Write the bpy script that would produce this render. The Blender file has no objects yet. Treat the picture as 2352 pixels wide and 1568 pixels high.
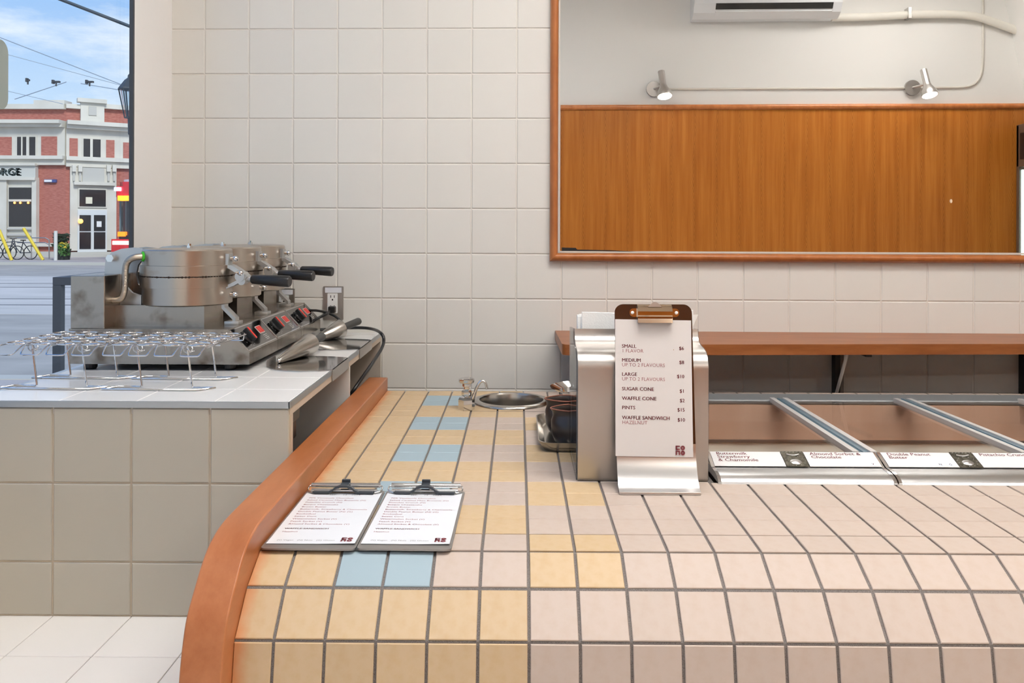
import bpy, bmesh, math, random
from mathutils import Vector, Matrix
random.seed(7)
PI = math.pi
S = bpy.context.scene
C = S.collection

# ------------------------------------------------------------------ camera
F, PPY, YAW, ROLL, H = 1977.66, 523.64, -0.00718, 0.00346, 0.8455
_f = Vector((math.sin(YAW), math.cos(YAW), 0)); _r0 = Vector((math.cos(YAW), -math.sin(YAW), 0)); _u0 = Vector((0, 0, 1))
_r = _r0*math.cos(ROLL) + _u0*math.sin(ROLL); _u = -_r0*math.sin(ROLL) + _u0*math.cos(ROLL)
CAM = Vector((0, 0, H))
cd = bpy.data.cameras.new('camera'); cam = bpy.data.objects.new('camera', cd); C.objects.link(cam)
cd.sensor_width = 36; cd.lens = F/2352*36; cd.shift_y = (PPY-784)/2352; cd.clip_start = .02; cd.clip_end = 500
cam.matrix_world = Matrix(((_r.x, _u.x, -_f.x, 0), (_r.y, _u.y, -_f.y, 0), (_r.z, _u.z, -_f.z, H), (0, 0, 0, 1)))
S.camera = cam

# ------------------------------------------------------------------ world, sun, exposure
S.view_settings.view_transform = 'Standard'; S.view_settings.look = 'None'
S.view_settings.exposure = 0.0; S.view_settings.gamma = 1.0; S.view_settings.use_curve_mapping = False
S.cycles.use_denoising = True; S.cycles.caustics_reflective = False; S.cycles.caustics_refractive = False
S.cycles.max_bounces = 10; S.cycles.transparent_max_bounces = 16; S.cycles.sample_clamp_indirect = 6.0

def lin(c):
    return tuple((v/255/12.92 if v/255 <= .04045 else ((v/255+.055)/1.055)**2.4) for v in c) + (1,)

W = bpy.data.worlds.new('World'); S.world = W; W.use_nodes = True
nt = W.node_tree; N = nt.nodes; L = nt.links; N.clear()
o = N.new('ShaderNodeOutputWorld'); bg = N.new('ShaderNodeBackground'); L.new(bg.outputs[0], o.inputs[0])
tc = N.new('ShaderNodeTexCoord'); sp = N.new('ShaderNodeSeparateXYZ'); L.new(tc.outputs['Generated'], sp.inputs[0])
rp = N.new('ShaderNodeValToRGB'); L.new(sp.outputs[2], rp.inputs[0])
e = rp.color_ramp.elements; e[0].position = .0; e[0].color = lin((206, 222, 238)); e[1].position = .55; e[1].color = lin((92, 148, 222))
k = e.new(.10); k.color = lin((200, 222, 245)); k = e.new(.26); k.color = lin((142, 186, 240))
mp = N.new('ShaderNodeMapping'); mp.inputs['Scale'].default_value = (3.2, 3.2, 11); L.new(tc.outputs['Generated'], mp.inputs[0])
nz = N.new('ShaderNodeTexNoise'); nz.inputs['Scale'].default_value = 2.1; nz.inputs['Detail'].default_value = 7; nz.inputs['Roughness'].default_value = .62
L.new(mp.outputs[0], nz.inputs['Vector'])
r2 = N.new('ShaderNodeValToRGB'); r2.color_ramp.elements[0].position = .44; r2.color_ramp.elements[1].position = .72; L.new(nz.outputs['Fac'], r2.inputs[0])
mx = N.new('ShaderNodeMix'); mx.data_type = 'RGBA'; L.new(r2.outputs[0], mx.inputs[0]); L.new(rp.outputs[0], mx.inputs[6]); mx.inputs[7].default_value = lin((238, 243, 250))
L.new(mx.outputs[2], bg.inputs[0]); bg.inputs[1].default_value = 1.15

sd = bpy.data.lights.new('sun', 'SUN'); sd.energy = 2.6; sd.angle = math.radians(14); sd.color = (1, .97, .92)
sun = bpy.data.objects.new('sun', sd); C.objects.link(sun); sun.location = (5, -10, 20)
sun.rotation_euler = Vector((-.45, .68, -.62)).to_track_quat('-Z', 'Y').to_euler()

CEIL = 2.95
LIGHTS = [(.85, 1.42, 1.25, .42, 36.5), (-.15, .9, .9, .42, 26.0), (2.75, -.1, 1.25, .42, 29.0)]   # x, y, size x, size y, strength

# ------------------------------------------------------------------ helpers: real planes seen along a line of sight of the survey photo
def _d(px, py): return _f + _r*((px-1176)/F) - _u*((py-PPY)/F)
def on_y(px, py, y): d = _d(px, py); return CAM + d*(y/d.y)
def on_x(px, py, x): d = _d(px, py); return CAM + d*(x/d.x)
def on_z(px, py, z): d = _d(px, py); return CAM + d*((z-H)/d.z)
KW = 1.045
WYAW = -0.02156; WP = Vector((-.00634*KW, 2.96874*KW, 0)); WU = Vector((math.cos(WYAW), math.sin(WYAW), 0)); WN = Vector((math.sin(WYAW), -math.cos(WYAW), 0))
def on_wall(px, py, off=0.0):
    d = _d(px, py); q = WP + WN*off - CAM; P = CAM + d*(q.dot(WN)/d.dot(WN)); return (P-WP).dot(WU), P.z
def wall_pt(t, z, off=0.0): return Vector((WP.x+WU.x*t+WN.x*off, WP.y+WU.y*t+WN.y*off, z))
BACK = -.9
def mirrored(px, py, y=BACK):
    d = _d(px, py); q = WP + WN*.012 - CAM; P = CAM + d*(q.dot(WN)/d.dot(WN)); d2 = d - 2*d.dot(WN)*WN
    return P + d2*((y-P.y)/d2.y)

# ------------------------------------------------------------------ materials
MATS = {}
def mat(name, col, rough=.5, metal=0.0, spec=.5, noise=None, bump=None, emit=None, var=0.0, coat=0.0, aniso=0.0, trans=0.0):
    """noise=(scale vec, colour2, detail, contrast lo, hi); bump=(scale vec, strength)"""
    if name in MATS: return MATS[name]
    m = bpy.data.materials.new(name); m.use_nodes = True; t = m.node_tree; n = t.nodes; b = n['Principled BSDF']
    b.inputs['Base Color'].default_value = lin(col); b.inputs['Roughness'].default_value = rough; b.inputs['Metallic'].default_value = metal
    b.inputs['Specular IOR Level'].default_value = spec; b.inputs['Coat Weight'].default_value = coat; b.inputs['Anisotropic'].default_value = aniso
    if trans: b.inputs['Transmission Weight'].default_value = trans
    out = None
    if noise or bump: co = n.new('ShaderNodeTexCoord')
    if noise:
        mp = n.new('ShaderNodeMapping'); mp.inputs['Scale'].default_value = noise[0]; t.links.new(co.outputs['Object'], mp.inputs[0])
        nz = n.new('ShaderNodeTexNoise'); nz.inputs['Scale'].default_value = 1; nz.inputs['Detail'].default_value = noise[2]; t.links.new(mp.outputs[0], nz.inputs['Vector'])
        rp = n.new('ShaderNodeValToRGB'); rp.color_ramp.elements[0].position = noise[3]; rp.color_ramp.elements[1].position = noise[4]
        rp.color_ramp.elements[0].color = lin(col); rp.color_ramp.elements[1].color = lin(noise[1]); t.links.new(nz.outputs['Fac'], rp.inputs[0]); out = rp.outputs[0]
    if var:
        oi = n.new('ShaderNodeObjectInfo'); mr = n.new('ShaderNodeMapRange'); mr.inputs[3].default_value = 1-var; mr.inputs[4].default_value = 1+var*.6
        t.links.new(oi.outputs['Random'], mr.inputs[0]); hs = n.new('ShaderNodeHueSaturation'); t.links.new(mr.outputs[0], hs.inputs['Value'])
        if out: t.links.new(out, hs.inputs['Color'])
        else: hs.inputs['Color'].default_value = lin(col)
        out = hs.outputs[0]
    if out: t.links.new(out, b.inputs['Base Color'])
    if bump:
        mp = n.new('ShaderNodeMapping'); mp.inputs['Scale'].default_value = bump[0]; t.links.new(co.outputs['Object'], mp.inputs[0])
        nz = n.new('ShaderNodeTexNoise'); nz.inputs['Scale'].default_value = 1; nz.inputs['Detail'].default_value = 4; t.links.new(mp.outputs[0], nz.inputs['Vector'])
        bp = n.new('ShaderNodeBump'); bp.inputs['Strength'].default_value = bump[1]; bp.inputs['Distance'].default_value = .002
        t.links.new(nz.outputs['Fac'], bp.inputs['Height']); t.links.new(bp.outputs[0], b.inputs['Normal'])
    if emit:
        b.inputs['Emission Color'].default_value = lin(emit[0]); b.inputs['Emission Strength'].default_value = emit[1]
    MATS[name] = m; return m
def wood(name, c1, c2, stretch, rough=.38, cath=None):
    if name in MATS: return MATS[name]
    m = bpy.data.materials.new(name); m.use_nodes = True; t = m.node_tree; n = t.nodes; b = n['Principled BSDF']; lk = t.links.new
    co = n.new('ShaderNodeTexCoord'); mp = n.new('ShaderNodeMapping'); mp.inputs['Scale'].default_value = stretch; lk(co.outputs['Object'], mp.inputs[0])
    n1 = n.new('ShaderNodeTexNoise'); n1.inputs['Scale'].default_value = 1; n1.inputs['Detail'].default_value = 6; n1.inputs['Roughness'].default_value = .65; lk(mp.outputs[0], n1.inputs['Vector'])
    rp = n.new('ShaderNodeValToRGB'); rp.color_ramp.elements[0].position = .3; rp.color_ramp.elements[1].position = .72
    rp.color_ramp.elements[0].color = lin(c1); rp.color_ramp.elements[1].color = lin(c2); lk(n1.outputs['Fac'], rp.inputs[0]); col = rp.outputs[0]
    if cath:                                     # cathedral figure: nested arches on the centre line of every veneer leaf
        pitch, dark, amt = cath
        def math_(op, *a):
            q = n.new('ShaderNodeMath'); q.operation = op
            for k_, v in enumerate(a):
                if isinstance(v, (int, float)): q.inputs[k_].default_value = v
                else: lk(v, q.inputs[k_])
            return q.outputs[0]
        sx = n.new('ShaderNodeSeparateXYZ'); lk(co.outputs['Object'], sx.inputs[0])
        m2 = n.new('ShaderNodeMapping'); m2.inputs['Scale'].default_value = (3.1, 1, 2.6); lk(co.outputs['Object'], m2.inputs[0])
        n2 = n.new('ShaderNodeTexNoise'); n2.inputs['Scale'].default_value = 1; n2.inputs['Detail'].default_value = 3; lk(m2.outputs[0], n2.inputs['Vector'])
        wob = math_('MULTIPLY_ADD', n2.outputs['Fac'], .05, -.025)
        t_ = math_('PINGPONG', math_('ADD', sx.outputs[0], wob), pitch/2)
        ph = math_('ADD', math_('MULTIPLY_ADD', n2.outputs['Fac'], 26.0, math_('MULTIPLY', sx.outputs[2], 120.0)), math_('MULTIPLY', t_, -520.0))
        sn = math_('SINE', ph)
        rg = math_('MAXIMUM', math_('SUBTRACT', sn, .1), 0.0)
        mk = math_('MAXIMUM', math_('SUBTRACT', 1.0, math_('DIVIDE', t_, pitch*.27)), 0.0)
        core = math_('MULTIPLY', math_('MAXIMUM', math_('SUBTRACT', 1.0, math_('DIVIDE', t_, pitch*.10)), 0.0), .16)
        fac = math_('MULTIPLY', math_('ADD', math_('MULTIPLY', rg, mk), core), amt)
        mx = n.new('ShaderNodeMix'); mx.data_type = 'RGBA'; lk(fac, mx.inputs[0]); lk(col, mx.inputs[6]); mx.inputs[7].default_value = lin(dark); col = mx.outputs[2]
    lk(col, b.inputs['Base Color']); b.inputs['Roughness'].default_value = rough; b.inputs['Specular IOR Level'].default_value = .25 if cath else .4
    bp = n.new('ShaderNodeBump'); bp.inputs['Strength'].default_value = .12; bp.inputs['Distance'].default_value = .002; lk(n1.outputs['Fac'], bp.inputs['Height']); lk(bp.outputs[0], b.inputs['Normal'])
    MATS[name] = m; return m
def glass(name, tint=(255, 255, 255), refl=.06, rough=0.0):
    if name in MATS: return MATS[name]
    m = bpy.data.materials.new(name); m.use_nodes = True; t = m.node_tree; n = t.nodes; n.remove(n['Principled BSDF'])
    tr = n.new('ShaderNodeBsdfTransparent'); tr.inputs[0].default_value = lin(tint); gl = n.new('ShaderNodeBsdfGlossy'); gl.inputs['Roughness'].default_value = rough
    lw = n.new('ShaderNodeLayerWeight'); lw.inputs[0].default_value = .5; pw = n.new('ShaderNodeMath'); pw.operation = 'POWER'; pw.inputs[1].default_value = 4.0; t.links.new(lw.outputs['Facing'], pw.inputs[0])
    ml = n.new('ShaderNodeMath'); ml.operation = 'MULTIPLY_ADD'; ml.inputs[1].default_value = refl; ml.inputs[2].default_value = .03*refl; ml.use_clamp = True
    t.links.new(pw.outputs[0], ml.inputs[0]); mx = n.new('ShaderNodeMixShader'); t.links.new(ml.outputs[0], mx.inputs[0]); t.links.new(tr.outputs[0], mx.inputs[1]); t.links.new(gl.outputs[0], mx.inputs[2])
    t.links.new(mx.outputs[0], n['Material Output'].inputs[0]); MATS[name] = m; return m

M_walltile = mat('wall_tile', (216, 213, 206), .22, spec=.5, var=.03)
M_grout = mat('wall_grout', (214, 209, 200), .8)
M_unittile = mat('unit_tile', (176, 170, 156), .25, var=.03)
M_whitetile = mat('white_tile', (232, 231, 228), .16, var=.02)
M_whitegrout = mat('white_grout', (232, 226, 214), .8)
M_floortile = mat('floor_tile', (232, 228, 222), .3, var=.015)
M_floorgrout = mat('floor_grout', (206, 198, 190), .8)
TB = ((260, 260, 260), .12)
M_yel = mat('yellow_tile', (190, 166, 132), .55, var=.04, noise=((60, 60, 60), (186, 160, 122), 3, .4, .7))
M_pink = mat('pink_tile', (181, 166, 154), .55, var=.035, noise=((60, 60, 60), (178, 161, 147), 3, .4, .7))
M_blue = mat('blue_tile', (148, 167, 175), .55, var=.03)
def stain(m):
    t = m.node_tree; n = t.nodes; b = n['Principled BSDF']; lk = t.links.new; src = b.inputs['Base Color'].links[0].from_socket
    ge = n.new('ShaderNodeNewGeometry'); sx = n.new('ShaderNodeSeparateXYZ'); lk(ge.outputs['Position'], sx.inputs[0])
    nz = n.new('ShaderNodeTexNoise'); nz.inputs['Scale'].default_value = 26; nz.inputs['Detail'].default_value = 4; lk(ge.outputs['Position'], nz.inputs['Vector'])
    ad = n.new('ShaderNodeMath'); ad.operation = 'MULTIPLY_ADD'; ad.inputs[1].default_value = -.022; lk(nz.outputs['Fac'], ad.inputs[0]); lk(sx.outputs[0], ad.inputs[2])
    mr = n.new('ShaderNodeMapRange'); mr.inputs[1].default_value = -.4365; mr.inputs[2].default_value = -.418; mr.inputs[3].default_value = .75; mr.inputs[4].default_value = 0; lk(ad.outputs[0], mr.inputs[0])
    mx = n.new('ShaderNodeMix'); mx.data_type = 'RGBA'; lk(mr.outputs[0], mx.inputs[0]); lk(src, mx.inputs[6]); mx.inputs[7].default_value = lin((186, 116, 62)); lk(mx.outputs[2], b.inputs['Base Color'])
stain(M_yel)
M_cgrout = mat('counter_grout', (128, 122, 118), .9, noise=((900, 900, 900), (88, 82, 78), 2, .35, .65))
M_rail = wood('rail_wood', (152, 88, 48), (180, 116, 74), (14, 3, 14), .36)
M_shelf = wood('shelf_wood', (126, 70, 34), (158, 98, 56), (4, 30, 30), .35)
M_frame = wood('frame_wood', (150, 86, 40), (180, 112, 62), (20, 20, 6), .3)
M_panel = wood('veneer', (144, 80, 22), (170, 106, 40), (30, 30, 1.2), .4, cath=(.18, (104, 50, 8), .48))
M_plaster = mat('plaster', (236, 234, 230), .7)
M_paint = mat('jamb_paint', (246, 244, 242), .35, bump=((60, 60, 30), .25))
M_ceil = mat('ceiling_paint', (225, 221, 214), .8)
M_steel = mat('stainless', (188, 184, 178), .24, 1, noise=((6, 6, 90), (172, 166, 158), 3, .35, .7))
M_steelb = mat('brushed_steel', (188, 184, 180), .34, 1, bump=((500, 500, 500), .06))
M_steeld = mat('stained_steel', (168, 160, 150), .27, 1, noise=((16, 16, 16), (94, 74, 52), 5, .52, .8))
M_stainiron = mat('baked_steel', (182, 174, 164), .3, 1, noise=((7, 7, 22), (140, 100, 52), 5, .55, .85))
M_cast = mat('cast_aluminium', (196, 196, 194), .36, 1)
M_alu = mat('satin_aluminium', (205, 205, 205), .3, 1)
M_chrome = mat('chrome', (222, 222, 222), .07, 1)
M_black = mat('black_plastic', (20, 20, 21), .35)
M_gloss = mat('control_plate', (118, 115, 112), .06, 1)
M_red = mat('red_switch', (196, 44, 36), .3, emit=((255, 60, 40), .12))
M_green = mat('green_rubber', (70, 210, 30), .45)
M_dark = mat('dark_metal', (58, 62, 68), .5)
M_white = mat('white_plastic', (232, 232, 230), .4)
M_paper = mat('paper', (204, 198, 194), .7)
M_napkin = mat('napkin_paper', (240, 239, 235), .85, bump=((300, 300, 300), .3))
M_ink = mat('maroon_ink', (112, 38, 46), .7)
M_inkl = mat('light_maroon_ink', (150, 96, 100), .7)
M_inkb = mat('grey_ink', (110, 108, 108), .7)
M_cup = mat('dark_glaze', (44, 39, 37), .3, noise=((25, 25, 25), (58, 46, 42), 4, .4, .75))
M_terra = mat('terracotta_rim', (128, 78, 60), .6)
M_mirror = mat('mirror_silver', (240, 241, 240), .0, 1)
M_glasswin = glass('window_glass', (252, 254, 254), .22)
M_lid = glass('freezer_lid_glass', (244, 240, 236), .5, .05)
M_acry = glass('acrylic', (232, 234, 236), .8)
M_liner = mat('freezer_liner', (176, 148, 128), .45, .3)
M_asph = mat('asphalt', (160, 156, 150), .85, noise=((.6, 1.4, 1), (182, 177, 170), 4, .35, .7))
M_conc = mat('pale_concrete', (208, 202, 196), .85, noise=((.4, 1.2, 1), (188, 184, 178), 4, .35, .7))
M_walk = mat('pavement', (190, 182, 178), .9, noise=((.5, .5, 1), (170, 163, 160), 4, .35, .7))
M_brick = mat('red_brick', (184, 118, 104), .85, noise=((5, 5, 26), (166, 98, 86), 4, .4, .6))
M_stone = mat('cream_stone', (218, 214, 202), .75, noise=((.9, .9, .9), (204, 200, 188), 4, .35, .7))
M_stonesh = mat('grey_stone', (190, 188, 180), .8)
M_dglass = mat('dark_window', (44, 42, 44), .12)
M_warm = mat('warm_lamp', (255, 190, 110), .5, emit=((255, 170, 80), 3.0))

# ------------------------------------------------------------------ mesh builder (all coordinates in the world; parents handled on build)
RM = {}
def base(o): return RM.get(o.name, Matrix.Identity(4)) if o else Matrix.Identity(4)
class MB:
    def __init__(s): s.v = []; s.f = []; s.m = []; s.cur = 0
    def add(s, vs, fs):
        b = len(s.v); s.v += [Vector(p) for p in vs]; s.f += [tuple(b+i for i in f) for f in fs]; s.m += [s.cur]*len(fs); return s
    def box(s, x0, x1, y0, y1, z0, z1, c=0.0, M=None):
        if c <= 0:
            vs = [(x, y, z) for z in (z0, z1) for y in (y0, y1) for x in (x0, x1)]
            fs = [(0, 2, 3, 1), (4, 5, 7, 6), (0, 1, 5, 4), (2, 6, 7, 3), (0, 4, 6, 2), (1, 3, 7, 5)]
        else:
            bm = bmesh.new(); bmesh.ops.create_cube(bm, size=1)
            for v in bm.verts: v.co = Vector(((x0+x1)/2+v.co.x*(x1-x0), (y0+y1)/2+v.co.y*(y1-y0), (z0+z1)/2+v.co.z*(z1-z0)))
            bmesh.ops.bevel(bm, geom=bm.edges[:], offset=c, segments=2, affect='EDGES', profile=.5)
            bm.verts.index_update(); vs = [v.co.copy() for v in bm.verts]; fs = [tuple(v.index for v in f.verts) for f in bm.faces]; bm.free()
        if M: vs = [M @ Vector(p) for p in vs]
        return s.add(vs, fs)
    def prism(s, poly, a, b, axis='x', M=None):
        """poly: list of 2D points; extruded along axis from a to b. x: (y,z)  y: (x,z)  z: (x,y)"""
        def p3(p, t): return {'x': (t, p[0], p[1]), 'y': (p[0], t, p[1]), 'z': (p[0], p[1], t)}[axis]
        n = len(poly); vs = [p3(p, a) for p in poly] + [p3(p, b) for p in poly]
        if M: vs = [M @ Vector(p) for p in vs]
        fs = [tuple(range(n))[::-1], tuple(range(n, 2*n))] + [(i, (i+1) % n, n+(i+1) % n, n+i) for i in range(n)]
        return s.add(vs, fs)
    def strip(s, path, th, a, b, axis='x'):
        """sheet metal: an open 2D path given thickness th, extruded along axis"""
        n = len(path); off = []
        for i in range(n):
            p0 = Vector(path[max(0, i-1)]); p1 = Vector(path[min(n-1, i+1)]); d = (p1-p0).normalized(); off.append((path[i][0]-d.y*th, path[i][1]+d.x*th))
        def p3(p, t): return {'x': (t, p[0], p[1]), 'y': (p[0], t, p[1])}[axis]
        vs = [p3(p, t) for t in (a, b) for q in (path, off) for p in q]; fs = []
        for i in range(n-1):
            fs += [(i, i+1, 2*n+i+1, 2*n+i), (n+i+1, n+i, 3*n+i, 3*n+i+1), (i+1, i, n+i, n+i+1), (2*n+i, 2*n+i+1, 3*n+i+1, 3*n+i)]
        fs += [(0, 2*n, 3*n, n), (n-1, 2*n-1, 4*n-1, 3*n-1)]
        return s.add(vs, fs)
    def lathe(s, prof, c, seg=32, M=None, rfun=None, caps=True):
        """prof: (r,z) list; c: centre; M: extra rotation"""
        vs = []; fs = []; n = len(prof); c = Vector(c)
        for r, z in prof:
            for i in range(seg):
                a = 2*PI*i/seg; rr = r*(rfun(a, z) if rfun else 1); p = Vector((rr*math.cos(a), rr*math.sin(a), z)); vs.append(c + (M @ p if M else p))
        for j in range(n-1):
            for i in range(seg): k = (i+1) % seg; fs.append((j*seg+i, j*seg+k, (j+1)*seg+k, (j+1)*seg+i))
        if caps: fs.append(tuple(range(seg))[::-1]); fs.append(tuple((n-1)*seg+i for i in range(seg)))
        return s.add(vs, fs)
    def cyl(s, p0, p1, r0, r1=None, seg=16):
        p0 = Vector(p0); p1 = Vector(p1); d = p1-p0; q = d.to_track_quat('Z', 'Y').to_matrix(); r1 = r0 if r1 is None else r1
        return s.lathe([(r0, 0), (r1, d.length)], p0, seg, q)
    def ball(s, c, r, seg=14, sz=1.0):
        pr = [(max(1e-4, r*math.sin(PI*j/8)), -r*sz*math.cos(PI*j/8)) for j in range(9)]
        return s.lathe(pr, c, seg)
    def tube(s, pts, r, seg=8, closed=False, smooth=0):
        P = [Vector(p) for p in pts]
        for _ in range(smooth):
            Q = [P[0]] if not closed else []
            R = P + [P[0]] if closed else P
            for a, b in zip(R[:-1], R[1:]): Q += [a*.75+b*.25, a*.25+b*.75]
            if not closed: Q.append(P[-1])
            P = Q
        n = len(P); vs = []; fs = []; up = None
        for i in range(n):
            a = P[(i-1) % n] if (closed or i) else P[i]; b = P[(i+1) % n] if (closed or i < n-1) else P[i]; t = (b-a).normalized()
            if up is None: up = Vector((0, 0, 1)) if abs(t.z) < .9 else Vector((1, 0, 0))
            x = up.cross(t).normalized(); y = t.cross(x); up = y
            for j in range(seg): an = 2*PI*j/seg; vs.append(P[i]+x*r*math.cos(an)+y*r*math.sin(an))
        for i in range(n if closed else n-1):
            k = (i+1) % n
            for j in range(seg): m = (j+1) % seg; fs.append((i*seg+j, i*seg+m, k*seg+m, k*seg+j))
        if not closed: fs += [tuple(range(seg))[::-1], tuple((n-1)*seg+j for j in range(seg))]
        return s.add(vs, fs)
    def text(s, body, M, size, bold=0.0, align='LEFT', sx=1.0):
        cu = bpy.data.curves.new('t', 'FONT'); cu.body = body; cu.size = size; cu.align_x = align; cu.offset = min(bold, 0)*size; cu.resolution_u = 2; cu.fill_mode = 'FRONT'
        ob = bpy.data.objects.new('t', cu); me = ob.to_mesh()
        for dx in ((-bold*size*.8, 0, bold*size*.8) if bold > 0 else (0,)):
            s.add([M @ Vector((v.co.x*sx+dx, v.co.y, 0)) for v in me.vertices], [tuple(p.vertices) for p in me.polygons])
        ob.to_mesh_clear()
        bpy.data.objects.remove(ob); bpy.data.curves.remove(cu); return s
    def build(s, name, mats, parent=None, smooth=0, shared=None):
        inv = base(parent).inverted(); me = bpy.data.meshes.new(name); me.from_pydata([inv @ v for v in s.v], [], s.f)
        for m in (mats if isinstance(mats, (list, tuple)) else [mats]): me.materials.append(m)
        if max(s.m, default=0): me.polygons.foreach_set('material_index', s.m)
        me.validate()
        bm = bmesh.new(); bm.from_mesh(me); bmesh.ops.recalc_face_normals(bm, faces=bm.faces[:]); bm.to_mesh(me); bm.free()
        if smooth:
            me.polygons.foreach_set('use_smooth', [True]*len(me.polygons)); me.set_sharp_from_angle(angle=math.radians(smooth))
        o = bpy.data.objects.new(name, me); C.objects.link(o)
        if parent: o.parent = parent; RM[o.name] = base(parent)
        return o
def tag(o, label=None, cat=None, group=None, kind=None):
    if label: o['label'] = label
    if cat: o['category'] = cat
    if group: o['group'] = group
    if kind: o['kind'] = kind
    return o
def thing(name, label, cat, loc=(0, 0, 0), rz=0, group=None):
    o = bpy.data.objects.new(name, None); o.empty_display_size = .05; C.objects.link(o); o.location = loc; o.rotation_euler = (0, 0, rz)
    RM[o.name] = Matrix.Translation(Vector(loc)) @ Matrix.Rotation(rz, 4, 'Z'); return tag(o, label, cat, group)
def struct(o): o['kind'] = 'structure'; return o
KIDS = {}
def copy_tree(src, loc=None, rz=None, label=None, parent=None):
    c = src.copy(); C.objects.link(c)
    if parent: c.parent = parent
    if loc is not None: c.location = loc
    if rz is not None: c.rotation_euler = (0, 0, rz)
    if label: c['label'] = label
    for ch in [o for o in bpy.data.objects if o.parent == src]: copy_tree(ch, parent=c)
    RM[c.name] = Matrix.Translation(c.location) @ Matrix.Rotation(c.rotation_euler.z, 4, 'Z') if not parent else base(parent)
    return c
TM = {}
def tile_mesh(w, d, t, c, m, key=''):
    k = (round(w, 4), round(d, 4), t, c, m.name)
    if k in TM: return TM[k]
    vs = [(0, 0, -.004), (w, 0, -.004), (w, d, -.004), (0, d, -.004), (0, 0, t-c), (w, 0, t-c), (w, d, t-c), (0, d, t-c), (c, c, t), (w-c, c, t), (w-c, d-c, t), (c, d-c, t)]
    fs = [(8, 9, 10, 11)] + [q for i in range(4) for q in ((i, (i+1) % 4, 4+(i+1) % 4, 4+i), (4+i, 4+(i+1) % 4, 8+(i+1) % 4, 8+i))]
    me = bpy.data.meshes.new('tile'); me.from_pydata(vs, [], fs); me.materials.append(m); TM[k] = me; return me
def tile(parent, M, w, d, t, c, m, name='tile'):
    o = bpy.data.objects.new(name, tile_mesh(w, d, t, c, m)); C.objects.link(o); o.parent = parent; o.matrix_local = base(parent).inverted() @ M; return o
def frame(o, x, y, z):
    x = Vector(x); y = Vector(y); z = Vector(z); o = Vector(o)
    return Matrix(((x.x, y.x, z.x, o.x), (x.y, y.y, z.y, o.y), (x.z, y.z, z.z, o.z), (0, 0, 0, 1)))
def rrect(x0, x1, y0, y1, r, n=5):
    out = []
    for cx, cy, a0 in ((x1-r, y0+r, -90), (x1-r, y1-r, 0), (x0+r, y1-r, 90), (x0+r, y0+r, 180)):
        for i in range(n+1): a = math.radians(a0+90*i/n); out.append((cx+r*math.cos(a), cy+r*math.sin(a)))
    return out

# ================================================================== ROOM SHELL
XL, XR = -1.27, 4.7
PW = .1555*KW; ROWZ = -.24528*KW + H
WM = frame(WP, WU, WN*-1, (0, 0, 1))                     # local x along the wall, y into the wall, z up
tl = on_wall(390, 400)[0]
mb = MB(); mb.box(tl-.03, 5.0, .0028, .16, 0, CEIL, M=WM); wall_back = struct(mb.build('wall_back', M_grout))
rot = frame((0, 0, 0), WU, (0, 0, 1), WN)
def wtile(t0, t1, z0, z1):
    g = .0016; M = rot.copy(); M.translation = wall_pt(t0+g, z0+g, -.008); tile(wall_back, M, t1-t0-2*g, z1-z0-2*g, .008, .0024, M_walltile)
for i in range(-8, 15):
    t0, t1 = i*PW, (i+1)*PW
    if i == -8: t0 = tl
    for j in range(-4, 15):
        z0, z1 = ROWZ+j*PW, ROWZ+(j+1)*PW
        if i > 0 and j > 0: continue
        wtile(t0, t1, max(z0, 0.0), min(z1, CEIL))
mb = MB(); mb.box(tl-.03, 5.0, -1.2, 3.3, -.1, -.006); floor = struct(mb.build('floor', M_floorgrout))
UP = .171
fx = [-1.27, -1.0082, -.8372, -.6662, -.4952, -.3242]; fx = [-1.27] + [-.985*1.0233 + UP*(q) for q in range(0, 4)]
fy = [1.518+UP*q-.171*3 for q in range(0, 5)] + [1.858]
fy = [1.175, 1.346, 1.517, 1.688, 1.866]
for a, b in zip(fx[:-1], fx[1:]):
    for c, d in zip(fy[:-1], fy[1:]):
        tile(floor, Matrix.Translation((a+.001, c+.001, -.006)), b-a-.002, d-c-.002, .006, .001, M_floortile)
mb = MB(); mb.box(tl-.02, 5.0, -1.2, 1.17, -.006, 0); mb.box(-.5, 5.0, 1.17, 3.4, -.006, 0); tag(mb.build('floor_field', M_floortile, floor), kind='structure')
mb = MB(); mb.box(tl-.1, 5.0, -1.2, 3.4, CEIL, CEIL+.1); struct(mb.build('ceiling', M_ceil))
WZ0, WZ1, WY0, WY1 = .40, 2.6, -.35, 2.81                 # the shop window in the left wall
mb = MB(); mb.box(XL-.14, XL, -1.2, 3.35, -.9, WZ0); mb.box(XL-.14, XL, -1.2, 3.35, WZ1, CEIL); mb.box(XL-.14, XL, -1.2, WY0, WZ0, WZ1); mb.box(XL-.10, XL, 3.13, 3.35, WZ0, WZ1)
struct(mb.build('wall_left', M_plaster))
yA = on_x(329, 300, XL).y
mb = MB(); mb.box(XL-.004, XL+.006, yA-.014, 3.135, 0, CEIL, .002); mb.box(XL+.003, XL+.016, 2.80, yA-.007, 0, CEIL, .005); struct(mb.build('trim_1', M_paint))
mb = MB(); mb.box(XL+.004, XL+.0165, 2.79, 2.80, WZ0, WZ1); mb.box(XL-.02, XL+.004, WY0, 2.8, WZ0-.01, WZ0+.012); struct(mb.build('trim_2', M_dark))
mb = MB(); mb.box(XL-.012, XL-.006, WY0, 3.13, WZ0, WZ1); w1 = struct(mb.build('window_1', M_glasswin)); 
mb = MB(); mb.box(XL, 5.0, BACK-.12, BACK, 0, CEIL); wall_front = struct(mb.build('wall_front', M_plaster))
mb = MB(); mb.box(XR, XR+.12, -1.2, 3.35, 0, CEIL); struct(mb.build('wall_right', M_plaster))
zp = mirrored(1800, 246).z; xp0 = mirrored(1287, 400).x
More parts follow.
